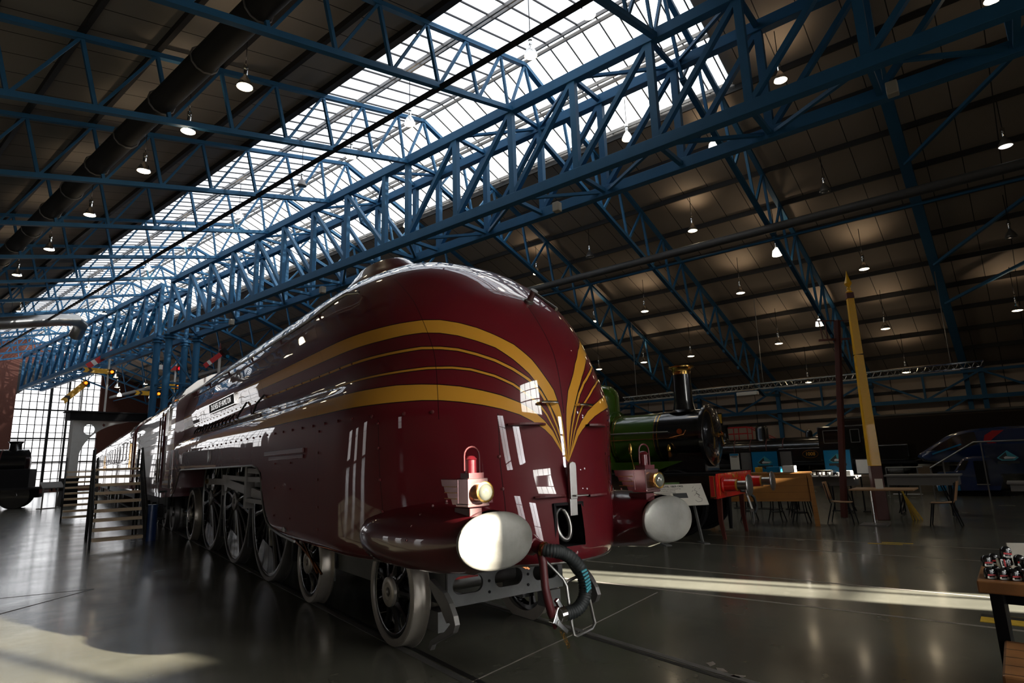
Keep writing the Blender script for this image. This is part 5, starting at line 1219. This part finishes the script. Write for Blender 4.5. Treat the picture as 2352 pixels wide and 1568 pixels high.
def chair(label, a, b, rz):
    r = hall_thing('cafe_chair', label, 'chair', a, b, 0, rz, group='plywood cafe chairs')
    MB().grid([[(x, y, .445 + .02 * abs(x) * 2 + (.02 if y > .15 else 0)) for x in (-.2, -.1, 0, .1, .2)] for y in (-.2, 0, .2)]).grid([[(x, y, .433 + .02 * abs(x) * 2 + (.02 if y > .15 else 0)) for x in (-.2, -.1, 0, .1, .2)] for y in (-.2, 0, .2)]).build('seat', 'ply', parent=r)
    MB().grid([[(x, .21 + .08 * z_ - .08 * (1 - (x / .2) ** 2) * -.5, .5 + z_ * .38) for x in (-.19, -.1, 0, .1, .19)] for z_ in (0, .4, .8, 1)]).build('backrest', 'ply', parent=r)
    for s in (-1, 1):
        MB().tube([(s * .17, -.16, .43), (s * .2, -.24, 0)], .013, 6).build('leg', 'black', parent=r, smooth=True)
        MB().tube([(s * .17, .16, .43), (s * .2, .28, 0)], .013, 6).build('leg', 'black', parent=r, smooth=True)
        MB().tube([(s * .18, .18, .43), (s * .19, .26, .85)], .012, 6).build('back_tube', 'black', parent=r, smooth=True)
    return r
chair('plywood cafe chair right of the yellow post, seen from the side', 1.35, 15.2, PI)
chair('plywood cafe chair just right of the brown post', 3.15, 15.0, 0)
chair('plywood cafe chair beyond the wooden counter at the grey table', 4.3, 16.2, .4)
for i, (a, b) in enumerate(((5.1, 14.8), (4.5, 14.9), (3.95, 14.8))):
    r = hall_thing('bar_stool', 'black tube-legged stool behind the wooden counter, %s from the left' % ordw[i], 'stool', a, b, 0, group='stools behind the wooden counter')
    MB().lathe([(.16, .62), (.17, .64), (.16, .66)], n=20).build('seat', 'black', parent=r, smooth=True)
    for k in range(4):
        t = PI / 4 + k * PI / 2; MB().tube([(.1 * math.cos(t), .1 * math.sin(t), .62), (.14 * math.cos(t), .14 * math.sin(t), .25), (.22 * math.cos(t), .22 * math.sin(t), 0)], .013, 6).build('leg', 'black', parent=r, smooth=True)
    MB().tube([(.15 * math.cos(t), .15 * math.sin(t), .22) for t in [2 * PI * q / 16 for q in range(16)]], .009, 5, closed=True).build('foot_ring', 'black', parent=r)
# shiny trays, tin and packets on the grey table and counter
def small(mb, name, m_, lab, cat, loc, rz=0, group=None, **k):
    o = mb.build(name, m_, loc=loc, rz=RZ + rz, **k); return tag(o, lab, cat, group)
for i, (a, b, w, h, dx) in enumerate(((4.55, 17.3, .30, .10, .3), (3.95, 17.3, .50, .14, .35), (3.42, 17.3, .25, .12, .3))):
    small(MB().box((0, 0, h / 2), (dx, w, h)), 'serving_tray', 'chrome' if i % 2 else 'white_enamel', ['low white tray at the left end of the grey table', 'shiny steel tray in the middle of the grey table', 'white tray at the right of the grey table'][i], 'tray', H(a, b, .931), bevel=.02)
small(MB().lathe([(.055, 0), (.055, .26), (.05, .28), (.03, .30), (.03, .33)], n=20), 'steel_flask', 'chrome', 'tall shiny steel flask on the grey table by the brown post', 'flask', H(2.75, 17.15, .931), smooth=True)
small(MB().box((0, 0, .06), (.2, .28, .12)), 'blue_carton', 'blue_panel', 'blue and yellow carton on the wooden counter', 'carton', H(4.25, 14.25, 1.124), bevel=.004)
small(MB().box((0, 0, .055), (.15, .12, .11)), 'yellow_packet', 'yellow_tape', 'yellow packet on the wooden counter left of the blue carton', 'packet', H(4.62, 14.35, 1.124), bevel=.004)
small(MB().box((0, 0, .07), (.18, .24, .14)), 'white_box', 'white_enamel', 'white box glowing in sun on the wooden counter', 'box', H(3.90, 14.15, 1.124), bevel=.006)
for i in range(7):  # cups added to make up the white sunlit glow beside the trays
    small(MB().lathe([(.03, 0), (.04, .09), (.036, .09), (.028, .01), (.001, .01)], n=14, cap=False), 'white_cup', 'white_enamel', 'white cup added for more sunlit glow on the grey table, %s from the left' % ordw[i], 'cup', H(4.85 - .22 * i, 16.92, .931), smooth=True, group='white cups on the grey table')
# poster boards
def board(label, a0, a1, z0, z1, b, m_, emb=False, name='poster_board'):
    r = hall_thing(name, label, 'poster board', (a0 + a1) / 2, b, 0)
    w = abs(a0 - a1); p = MB().box((0, 0, (z0 + z1) / 2), (.03, w, z1 - z0)).build('board', m_, parent=r)
    MB().box((.025, 0, (z0 + z1) / 2), (.03, w + .05, z1 - z0 + .05)).build('back_frame', 'black', parent=r)
    for s in (-1, 1): MB().bar((.05, s * w * .35, 0), (.05, s * w * .35, z0 + .1), .03, .03, (0, 1, 0)).build('leg', 'black', parent=r)
    MB().box((.05, 0, .01), (.4, w * .8, .02)).build('base', 'black', parent=r)
    if emb: emblem(p, (-.016, 0, (z0 + z1) / 2 + .03), .42, (0, -1, 0), (0, 0, 1), (-1, 0, 0))
    return r, p
board('blue poster with a train emblem behind the wooden counter', 5.95, 5.25, .92, 1.58, 18.0, 'blue_panel', True)
board('blue poster with a train emblem half hidden by the brown post', 4.05, 3.42, .98, 1.56, 18.0, 'blue_panel', True)
r, p = board('narrow white leaflet board left of the blue poster', 6.62, 6.36, 1.0, 1.55, 18.1, 'paper')
MB().box((-.018, 0, 1.52), (.006, .24, .05)).build('blue_strip', 'blue_panel', parent=p); text('leaflet_title', 'SPRESSO', .045, 'ink', p, (-.02, 0, 1.46), (PI / 2, 0, -PI / 2), extrude=.001)
board('narrow grey notice board between leaflets and blue poster', 6.32, 6.03, 1.0, 1.57, 18.15, 'grey_panel'); board('grey photo board right of the blue poster', 5.2, 4.9, .95, 1.57, 18.1, 'grey_panel')
board('low pale board with a dark engine picture right of the flask', 3.30, 2.95, .95, 1.3, 17.95, 'white_paint', name='menu_board')
# ============================================================ POSTS AND SIGNALS
_v = bearing(2027, 1193); _b = CAM + _v * (-CAM.z / _v.z)
r = thing('yellow_signal_post', 'tall square yellow signal post with brown foot, spike finial and red arm', 'signal post', _b, RZ + .42)
def taper(z0, z1, w0, w1): return MB().add([(-w0, -w0, z0), (w0, -w0, z0), (w0, w0, z0), (-w0, w0, z0), (-w1, -w1, z1), (w1, -w1, z1), (w1, w1, z1), (-w1, w1, z1)], [(0, 3, 2, 1), (4, 5, 6, 7), (0, 1, 5, 4), (1, 2, 6, 5), (2, 3, 7, 6), (3, 0, 4, 7)])
wf = lambda z: .125 - (z / 5.2) * .055
taper(0, 1.18, wf(0), wf(1.18)).build('brown_foot', 'brown_paint', parent=r, bevel=.01); taper(1.18, 5.12, wf(1.18), wf(5.12)).build('yellow_shaft', 'post_yellow', parent=r, bevel=.008)
taper(5.12, 5.26, .08, .075).build('cap', 'brown_paint', parent=r, bevel=.006)
MB().lathe([(.06, 5.26), (.075, 5.29), (.04, 5.33), (.05, 5.38), (.03, 5.41), (.06, 5.45), (.085, 5.50), (.05, 5.60), (.02, 5.72), (.004, 5.82)], n=16).build('finial', 'post_yellow', parent=r, smooth=True)
MB().tube([(wf(3.5) * 1.1 * math.cos(t) * 1.25, wf(3.5) * 1.1 * math.sin(t) * 1.25, 3.75) for t in [PI / 4 + PI / 2 * q for q in range(4)]], .016, 5, closed=True).build('iron_strap', 'iron', parent=r)
a = MB().prism([(-.10, 0), (.10, .08), (.10, -.78), (-.10, -.92)], (.30, -.12, 4.85), (.80, .2, 0), (-.22, 0, 1), (0, 1, 0), .02).build('signal_arm', 'signal_red', parent=r)
MB().lathe([(.06, 0), (.06, .004)], (.435, -.125, 4.42), (.1, -1, 0), 20, sx=.5, sy=2.0).build('white_oval', 'white_paint', parent=a)
MB().tube([(.08, -.1, 4.92), (.28, -.14, 4.96), (.36, -.14, 4.86), (.38, -.14, 4.7)], .016, 6).build('arm_bracket', 'brown_paint', parent=r, smooth=True)
MB().tube([(.40, -.14, 4.6), (.42, -.16, 2.4), (.36, -.18, .75)], .010, 6).build('operating_rod', 'brown_paint', parent=r, smooth=True)
MB().bar((.25, -.18, .78), (.80, -.22, .76), .03, .05).lathe([(.13, 0), (.13, .03)], (.86, -.22, .76), (0, -1, 0), 24).build('balance_disc', 'brown_paint', parent=r, smooth=True)
b0 = H(3.39, 16.25, 0); b1 = b0 + Vector((.809, -.587, 0)) * .48 + Vector((0, 0, 4.75))
r = thing('brown_post', 'slim brown disc-signal post leaning slightly, left of the yellow post', 'signal post', b0, 0); q = b1 - b0
MB().bar((0, 0, 0), q, .12, .12, (1, 0, 0)).build('shaft', 'brown_paint', parent=r, bevel=.01)
t = q
MB().bar(t + Vector((.35, -.25, -.02)), t + Vector((-.45, .33, .0)), .025, .025).bar(t + Vector((-.42, .30, -.5)), t + Vector((.2, -.14, -.48)), .05, .05).bar(t + Vector((-.38, .27, 0)), t + Vector((-.34, .24, -.5)), .02, .02).bar(t + Vector((-.26, .18, 0)), t + Vector((-.24, .17, -.5)), .02, .02).build('cross_arms', 'brown_paint', parent=r)
r = hall_thing('yellow_brooms', 'bundle of yellow striped poles leaning behind the chair by the yellow post', 'poles', 2.0, 16.1)
for i in range(4): MB().bar((.0 + .05 * i, -.05 * i, 0), (-.02 + .02 * i, .12 + .01 * i, .62), .03, .03).build('pole', 'yellow_tape', parent=r)
def semaphore(label, base, h, arms, mt='white_paint'):
    r = thing('semaphore_signal', label, 'semaphore signal', base, RZ - .1, group='semaphore signals on the left')
    MB().tube([(0, 0, 0), (0, 0, h)], .065, 10).build('post', mt, parent=r, smooth=True)
    MB().lathe([(.07, h), (.08, h + .03), (.04, h + .07), (.06, h + .12), (.05, h + .18), (.01, h + .40)], n=12).build('finial', 'maroon_dull' if arms[0][2] == 'r' else 'signal_yellow', parent=r, smooth=True)
    for z, ang, kind, L_ in arms:
        c, s = math.cos(ang), math.sin(ang); ux = Vector((-c, 0, s)); uz = Vector((s, 0, c)); o = Vector((0, -.10, z))
        w = .125 * L_ / 1.2 * 1.1
        if kind == 'r':
            ar = MB().prism([(-.25, -w), (L_, -w), (L_, w), (-.25, w)], o, ux, uz, (0, -1, 0), .02).build('signal_arm', 'signal_red', parent=r)
            MB().prism([(L_ * .62, -w), (L_ * .78, -w), (L_ * .78, w), (L_ * .62, w)], o + Vector((0, -.021, 0)), ux, uz, (0, -1, 0), .004).build('white_stripe', 'white_paint', parent=ar)
        else:
            ar = MB().prism([(-.2, -w), (L_, -w), (L_ - .14, 0), (L_, w), (-.2, w)], o, ux, uz, (0, -1, 0), .02).build('signal_arm', 'signal_yellow', parent=r)
            MB().prism([(L_ * .72, -w), (L_ * .84, -w), (L_ * .84 - .14, 0), (L_ * .84, w), (L_ * .72, w), (L_ * .72 - .14, 0)], o + Vector((0, -.021, 0)), ux, uz, (0, -1, 0), .004).build('black_chevron', 'ink', parent=ar)
        sp = MB().prism([(.0, .16), (-.36, .16), (-.36, -.22), (-.12, -.38), (.0, -.2)], o, ux, uz, (0, -1, 0), .02).build('spectacle', 'black', parent=r)
        cc = o + ux * -.2 + Vector((0, -.03, 0)); MB().lathe([(.10, 0), (.10, .02)], cc, (0, -1, 0), 16).build('signal_light', 'lamp_red' if kind == 'r' and L_ < 1.5 and ang == 0 else ('lamp_orange' if kind == 'y' else 'black'), parent=sp)
        MB().lathe([(.085, 0), (.085, .02)], cc + uz * -.27 + ux * .03, (0, -1, 0), 16).build('blue_glass', 'lens_blue', parent=sp)
def at_depth(x, y, D): d = bearing(x, y); return CAM + d * (D / d.dot(_f))
def sem_at(label, x, ybase, zbase, D, arms, top):
    P = at_depth(x, arms[0][0], D); base = Vector((P.x, P.y, zbase)); out = []
    for yy, ang, kind, L_ in arms: out.append((at_depth(x, yy, D).z - zbase, ang, kind, L_))
    semaphore(label, base, at_depth(x, top, D).z - zbase, out)
GZ = 5.0
sem_at('semaphore on the gantry with a drooping red arm above a yellow arm', 253, 0, GZ, 42.5, [(812, -.68, 'r', 1.65), (855, .02, 'y', 1.5)], 795)
sem_at('short semaphore on the gantry with a drooping yellow arm before the giant window', 191, 0, GZ, 43.0, [(884, -.85, 'y', 1.7)], 882)
sem_at('semaphore beside the blue columns with a level red arm over a yellow arm', 404, 0, 0, 42.5, [(846, 0, 'r', 1.4), (889, 0, 'y', 1.4)], 830)
sem_at('semaphore left of the blue columns with one level yellow arm', 357, 0, 0, 46.5, [(904, 0, 'y', 1.42)], 893)
sem_at('semaphore behind the engine boiler with a drooping red arm', 505, 0, 0, 29.0, [(814, -.75, 'r', .95)], 805)
# gantry beam on an arched pale pier
r = hall_thing('footbridge_gantry', 'black-topped gantry on a pale arched pier with a round hole, spanning the track', 'gantry', 39.6, 10.3)
MB().box((3.2, 0, 4.72), (7.2, .9, .42)).build('beam', 'black', parent=r); MB().box((3.2, 0, 4.96), (7.4, 1.1, .06)).build('beam_cap', 'iron', parent=r)
def cut_plate(outer, holes, y, t, name, m_, parent):
    import bmesh
    bm = bmesh.new(); es = []
    for loop_ in [outer] + holes:
        vs = [bm.verts.new((x, y, z)) for x, z in loop_]; es += [bm.edges.new((vs[i], vs[(i + 1) % len(vs)])) for i in range(len(vs))]
    bmesh.ops.triangle_fill(bm, edges=es, use_beauty=True)
    g = bmesh.ops.extrude_face_region(bm, geom=bm.faces[:]); bmesh.ops.translate(bm, verts=[v for v in g['geom'] if isinstance(v, bmesh.types.BMVert)], vec=(0, t, 0)); bmesh.ops.recalc_face_normals(bm, faces=bm.faces)
    me = bpy.data.meshes.new(name); bm.to_mesh(me); bm.free(); me.materials.append(M[m_]); o = bpy.data.objects.new(name, me); COL.objects.link(o); o.parent = parent; return o
for X0, sg in ((0, 1), (6.4, -1)):
    MB().box((X0, 0, 2.95), (.34, .5, 3.1)).box((X0 + sg * .22, 0, 2.95), (.1, .3, 3.1)).build('pier', 'white_paint', parent=r)
    MB().prism([(-.38, 0), (.38, 0), (.30, 1.2), (.36, 1.4), (-.36, 1.4), (-.30, 1.2)], (X0, -.35, 0), (1, 0, 0), (0, 0, 1), (0, 1, 0), .7).build('pier_base', 'black', parent=r)
    outer = [(X0 + sg * .2, 4.5), (X0 + sg * 2.6, 4.5)] + [(X0 + sg * (2.6 - 2.35 * math.sin(t)), 4.42 - 2.1 * (1 - math.cos(t))) for t in [PI / 2 * i / 10 for i in range(1, 10)]] + [(X0 + sg * .2, 2.2)]
    ci = lambda cx, cz, rr: [(X0 + sg * cx + rr * math.cos(2 * PI * k / 20), cz + rr * math.sin(2 * PI * k / 20)) for k in range(20)]
    cut_plate(outer, [ci(.66, 4.02, .29), ci(1.35, 4.28, .09)], -.08, .16, 'bracket', 'white_paint', r)
o = small(MB().prism([(-.5, 0), (.5, 0), (.5, .5), (-.5, .5)], (0, 0, 1.0), (1, 0, 0), (0, .55, .55), (0, 0, -1), .04).bar((-.45, 0, 0), (-.45, 0, 1.0), .05, .05, (0, 1, 0)).bar((.2, 0, 0), (.2, 0, 1.0), .05, .05, (0, 1, 0)).box((-.1, 0, .015), (.9, .5, .03)), 'info_lectern', 'grey_panel', 'slanted information panel standing on the bright floor at far left', 'information panel', H(37.0, 9.0, 0), rz=.3)
# ============================================================ DISPLAY STEPS
def steps(label, loc, w=.95, n=8):
    r = thing('display_steps', label, 'steps', loc, 0, group='wooden display steps')
    for k in range(n): MB().box((0, .13 + .27 * k, .17 + .19 * k), (w, .25, .065)).build('tread', 'pale_tread', parent=r, bevel=.004)
    MB().box((0, .27 * n + .45, .18 + .19 * n - .02), (w + .1, .9, .05)).build('landing', 'pale_tread', parent=r)
    for s in (-1, 1):
        x = s * (w / 2 + .03); top = (.27 * n, .19 * n + .05)
        MB().prism([(0, 0), (.0, .16), (top[0], top[1] + .06), (top[0] + .9, top[1] + .06), (top[0] + .9, top[1] - .08), (top[0], top[1] - .08), (.16, 0)], (x - .02, 0, 0), (0, 1, 0), (0, 0, 1), (1, 0, 0), .04).build('stringer', 'iron', parent=r)
        MB().tube([(x, .02, 0), (x, .02, .80), (x, top[0], top[1] + .62), (x, top[0] + .9, top[1] + .62), (x, top[0] + .9, 0)], .022, 8).tube([(x, top[0], 0), (x, top[0], top[1] + .62)], .022, 8).tube([(x, .02, .45), (x, top[0], top[1] + .35)], .014, 6).build('hand_rail', 'iron', parent=r, smooth=True)
    return r
steps('wooden-treaded steps up to the cab, nearest pair beside the engine', (-2.20, 12.75, 0))
steps('farther set of wooden-treaded steps beyond the first', (-2.78, 22.4, 0), w=.9)
o = MB().tube([(0, 0, 0), (0, 0, .82)], .13, 20).build('blue_drum', 'blue_drum', smooth=True, loc=(-1.52, 13.55, 0)); tag(o, 'tall dark blue drum between the steps and the cab', 'drum')
# ============================================================ SHOP TABLE AT THE RIGHT EDGE
r = hall_thing('shop_table', 'wooden-topped shop table on black steel legs at the right edge', 'table', -1.1, 5.05)
MB().box((0, 0, .745), (.80, 2.82, .07)).build('tabletop', 'wood_bench', parent=r, bevel=.008)
for y in (1.33, -1.3):
    MB().prism([(-.37, .71), (.37, .71), (.37, .60), (.16, .56), (.10, .40), (.22, 0), (.12, 0), (.0, .36), (-.12, .36), (-.26, 0), (-.36, 0), (-.30, .35)], (0, y - .03, 0), (1, 0, 0), (0, 0, 1), (0, 1, 0), .06).build('leg_frame', 'black', parent=r)
MB().bar((0, -1.3, .62), (0, 1.33, .62), .06, .06).build('stretcher', 'black', parent=r)
r = hall_thing('low_bench', 'low slatted wooden bench at the bottom right corner', 'bench', -1.2, 4.36)
MB().box((0, 0, .415), (.70, 2.86, .07)).build('bench_top', 'wood_bench', parent=r, bevel=.012)
for y in (-1.2, 1.1): MB().box((0, y, .19), (.5, .06, .38)).build('leg_frame', 'black', parent=r)
# stacked black packets with red and white print
pk = thing('souvenir_packet', 'packet', 'packet', (0, 0, 0), 0)
def packet_mesh():
    rows = []
    for z, w, d in ((0, .036, .026), (.02, .037, .028), (.05, .037, .03), (.066, .034, .029), (.078, .027, .024), (.086, .016, .014), (.089, .002, .002)): rows.append([(w * math.copysign(abs(math.cos(t)) ** .6, math.cos(t)), d * math.copysign(abs(math.sin(t)) ** .6, math.sin(t)), z) for t in [2 * PI * k / 20 for k in range(20)]])
    m = MB().grid(rows, closed=True); m.f.append(tuple(range(20))); return m
packet_mesh().build('packet_body', 'black_gloss', parent=pk, smooth=True)
MB().box((0, -.029, .032), (.058, .004, .012)).build('red_label', 'signal_red', parent=pk)
MB().box((0, -.029, .008), (.05, .004, .006)).box((-.026, -.029, .015), (.012, .004, .016)).box((.026, -.029, .015), (.012, .004, .016)).build('white_label', 'white_enamel', parent=pk)
MB().box((.004, -.0285, .066), (.03, .003, .0025)).box((.006, -.029, .055), (.03, .003, .0025)).build('silver_line', 'steel', parent=pk)
spots = [(.245 - .058 * i, 4.75, .781, 0, 0) for i in range(6)] + [(.25, 4.765, .848, 0, .04), (.195, 4.765, .872, 1.5, 0), (.085, 4.765, .872, 1.45, 0), (-.01, 4.765, .848, 0, 0), (.155, 4.77, .905, .12, 0)] + [(.22 - .058 * i, 4.84, .781, 0, 0) for i in range(5)] + [(.22 - .062 * i, 4.86, .848, 0, 0) for i in range(3)]
nm_ = ['bottom row', 'upper row', 'back row']
for i, (a, b, z, tl_, dz) in enumerate(spots):
    o = pk if i == 0 else copy_tree(pk)
    o.location = H(a, b, z); o.scale = (.74,) * 3; o.rotation_euler = (0, tl_, RZ - PI / 2 + .5)
    row = 'front row' if i < 6 else ('pile on the front row' if i < 11 else ('back row' if i < 16 else 'upper back row'))
    k_ = i if i < 6 else (i - 6 if i < 11 else (i - 11 if i < 16 else i - 16))
    tag(o, 'black domed packet with red and white print, %s in the %s' % (ordw[k_], row), 'packet', 'black packets on the shop table')
small(MB().box((0, 0, .09), (.01, .09, .18)).box((0, 0, .175), (.014, .095, .02)), 'price_card', 'paper', 'upright grey price card with a yellow head on the shop table', 'card', H(.10, 4.97, .781), rz=.3)
# folding table at the right edge beyond the shop table
tube_table('folding_table', 'grey folding table at the right edge before the glass stair', -1.0, 17.0, 2.6, .9, .78, t=.04, dep=.14)

dg = bpy.context.evaluated_depsgraph_get()
for o in [o for o in bpy.data.objects if o.type == 'FONT']:
    me = bpy.data.meshes.new_from_object(o.evaluated_get(dg)); n = bpy.data.objects.new('text_swap', me); COL.objects.link(n)
    n.parent = o.parent; n.location = o.location; n.rotation_euler = o.rotation_euler; nm = o.name; bpy.data.objects.remove(o); n.name = nm
# ============================================================ LIGHT, SKY, CAMERA
sc = bpy.context.scene
SUN_T = (AD * 1.0 - BD * .19).normalized(); EL = math.radians(15)
SUN_D = (SUN_T * math.cos(EL) - Vector((0, 0, 1)) * math.sin(EL)).normalized()
sl = bpy.data.lights.new('sun', 'SUN'); sl.energy = 110; sl.angle = math.radians(.53); sl.color = (1, .95, .86)
so = bpy.data.objects.new('sun', sl); COL.objects.link(so); so.location = (0, 0, 40); so.rotation_euler = SUN_D.to_track_quat('-Z', 'Y').to_euler()
wd = bpy.data.worlds.new('sky'); sc.world = wd; wd.use_nodes = True; nt = wd.node_tree; N = nt.nodes; L = nt.links
bg = N['Background']; tc = N.new('ShaderNodeTexCoord')
vn = N.new('ShaderNodeVectorMath'); vn.operation = 'NORMALIZE'; L.new(tc.outputs['Generated'], vn.inputs[0])
dt = N.new('ShaderNodeVectorMath'); dt.operation = 'DOT_PRODUCT'; L.new(vn.outputs[0], dt.inputs[0]); dt.inputs[1].default_value = tuple(-SUN_D)
mxx = N.new('ShaderNodeMath'); mxx.operation = 'MAXIMUM'; L.new(dt.outputs['Value'], mxx.inputs[0]); mxx.inputs[1].default_value = 0
pw = N.new('ShaderNodeMath'); pw.operation = 'POWER'; L.new(mxx.outputs[0], pw.inputs[0]); pw.inputs[1].default_value = 5
ma = N.new('ShaderNodeMath'); ma.operation = 'MULTIPLY_ADD'; L.new(pw.outputs[0], ma.inputs[0]); ma.inputs[1].default_value = 60; ma.inputs[2].default_value = 5.0
sx = N.new('ShaderNodeSeparateXYZ'); L.new(vn.outputs[0], sx.inputs[0])
rp = N.new('ShaderNodeValToRGB'); L.new(sx.outputs[2], rp.inputs[0])
rp.color_ramp.elements[0].position = 0.0; rp.color_ramp.elements[0].color = (.36, .345, .34, 1); rp.color_ramp.elements[1].position = .3; rp.color_ramp.elements[1].color = (.93, .96, 1, 1)
L.new(rp.outputs[0], bg.inputs[0]); L.new(ma.outputs[0], bg.inputs[1])
def portal(cx, cy, cz, wx, wy, normal):
    l = bpy.data.lights.new('daylight_portal', 'AREA'); l.shape = 'RECTANGLE'; l.size = wx; l.size_y = wy; l.cycles.is_portal = True
    o = bpy.data.objects.new('daylight_portal', l); COL.objects.link(o)
    n = (BD * normal[0] + AD * normal[1] + Vector((0, 0, normal[2]))).normalized()
    z = -n; x = AD.cross(z)
    if abs(normal[1]) > .5: x = Vector((0, 0, 1)).cross(z)
    x.normalize(); y = z.cross(x)
    o.matrix_world = Matrix((x, y, z)).transposed().to_4x4(); o.location = H(cy, cx, cz)
s1 = math.atan(.245); portal((10.03 + APEX) / 2, 39.7, zl((10.03 + APEX) / 2) + .5, 4.6, 68.6, (math.sin(s1), 0, -math.cos(s1)))
s2 = math.atan(.365); portal((18.6 + APEX) / 2, 39.7, zr((18.6 + APEX) / 2) + .5, 4.5, 68.6, (-math.sin(s2), 0, -math.cos(s2)))
for h in NW: portal((h[0] + h[1]) / 2, A0 - .3, (h[2] + h[3]) / 2, h[1] - h[0], h[3] - h[2], (0, 1, 0))
portal(8.25, A1 + .4, 4.75, 7.5, 8.5, (0, -1, 0))
portal((FW[0] + FW[1]) / 2, A1 + .4, 6.5, 7.05, 12, (0, -1, 0))
for h in LW: portal(BL - .3, (h[0] + h[1]) / 2, (h[2] + h[3]) / 2, h[3] - h[2], h[1] - h[0], (1, 0, 0))
# ------------------------------------------------------------ camera
cam = bpy.data.cameras.new('camera'); co = bpy.data.objects.new('camera', cam); COL.objects.link(co); sc.camera = co
cam.sensor_width = 36; cam.lens = 1379.7 * 36 / 2352; cam.clip_start = .05; cam.clip_end = 400
YAW, PIT, ROL = .6337, .1955, -.0331
fw = Vector((math.sin(YAW) * math.cos(PIT), math.cos(YAW) * math.cos(PIT), math.sin(PIT))); rt = Vector((math.cos(YAW), -math.sin(YAW), 0)); up = rt.cross(fw)
r_ = rt * math.cos(ROL) + up * math.sin(ROL); u_ = -rt * math.sin(ROL) + up * math.cos(ROL)
co.matrix_world = Matrix((r_, u_, -fw)).transposed().to_4x4(); co.location = CAM
sc.view_settings.view_transform = 'Standard'; sc.view_settings.look = 'None'; sc.view_settings.gamma = 1; sc.view_settings.exposure = .12
try: sc.view_settings.use_curve_mapping = False
except Exception: pass
sc.cycles.use_denoising = True; sc.cycles.max_bounces = 10; sc.cycles.diffuse_bounces = 4; sc.cycles.glossy_bounces = 5; sc.cycles.transparent_max_bounces = 16
sc.cycles.sample_clamp_indirect = 6; sc.cycles.caustics_reflective = False; sc.cycles.caustics_refractive = False; sc.cycles.use_light_tree = True
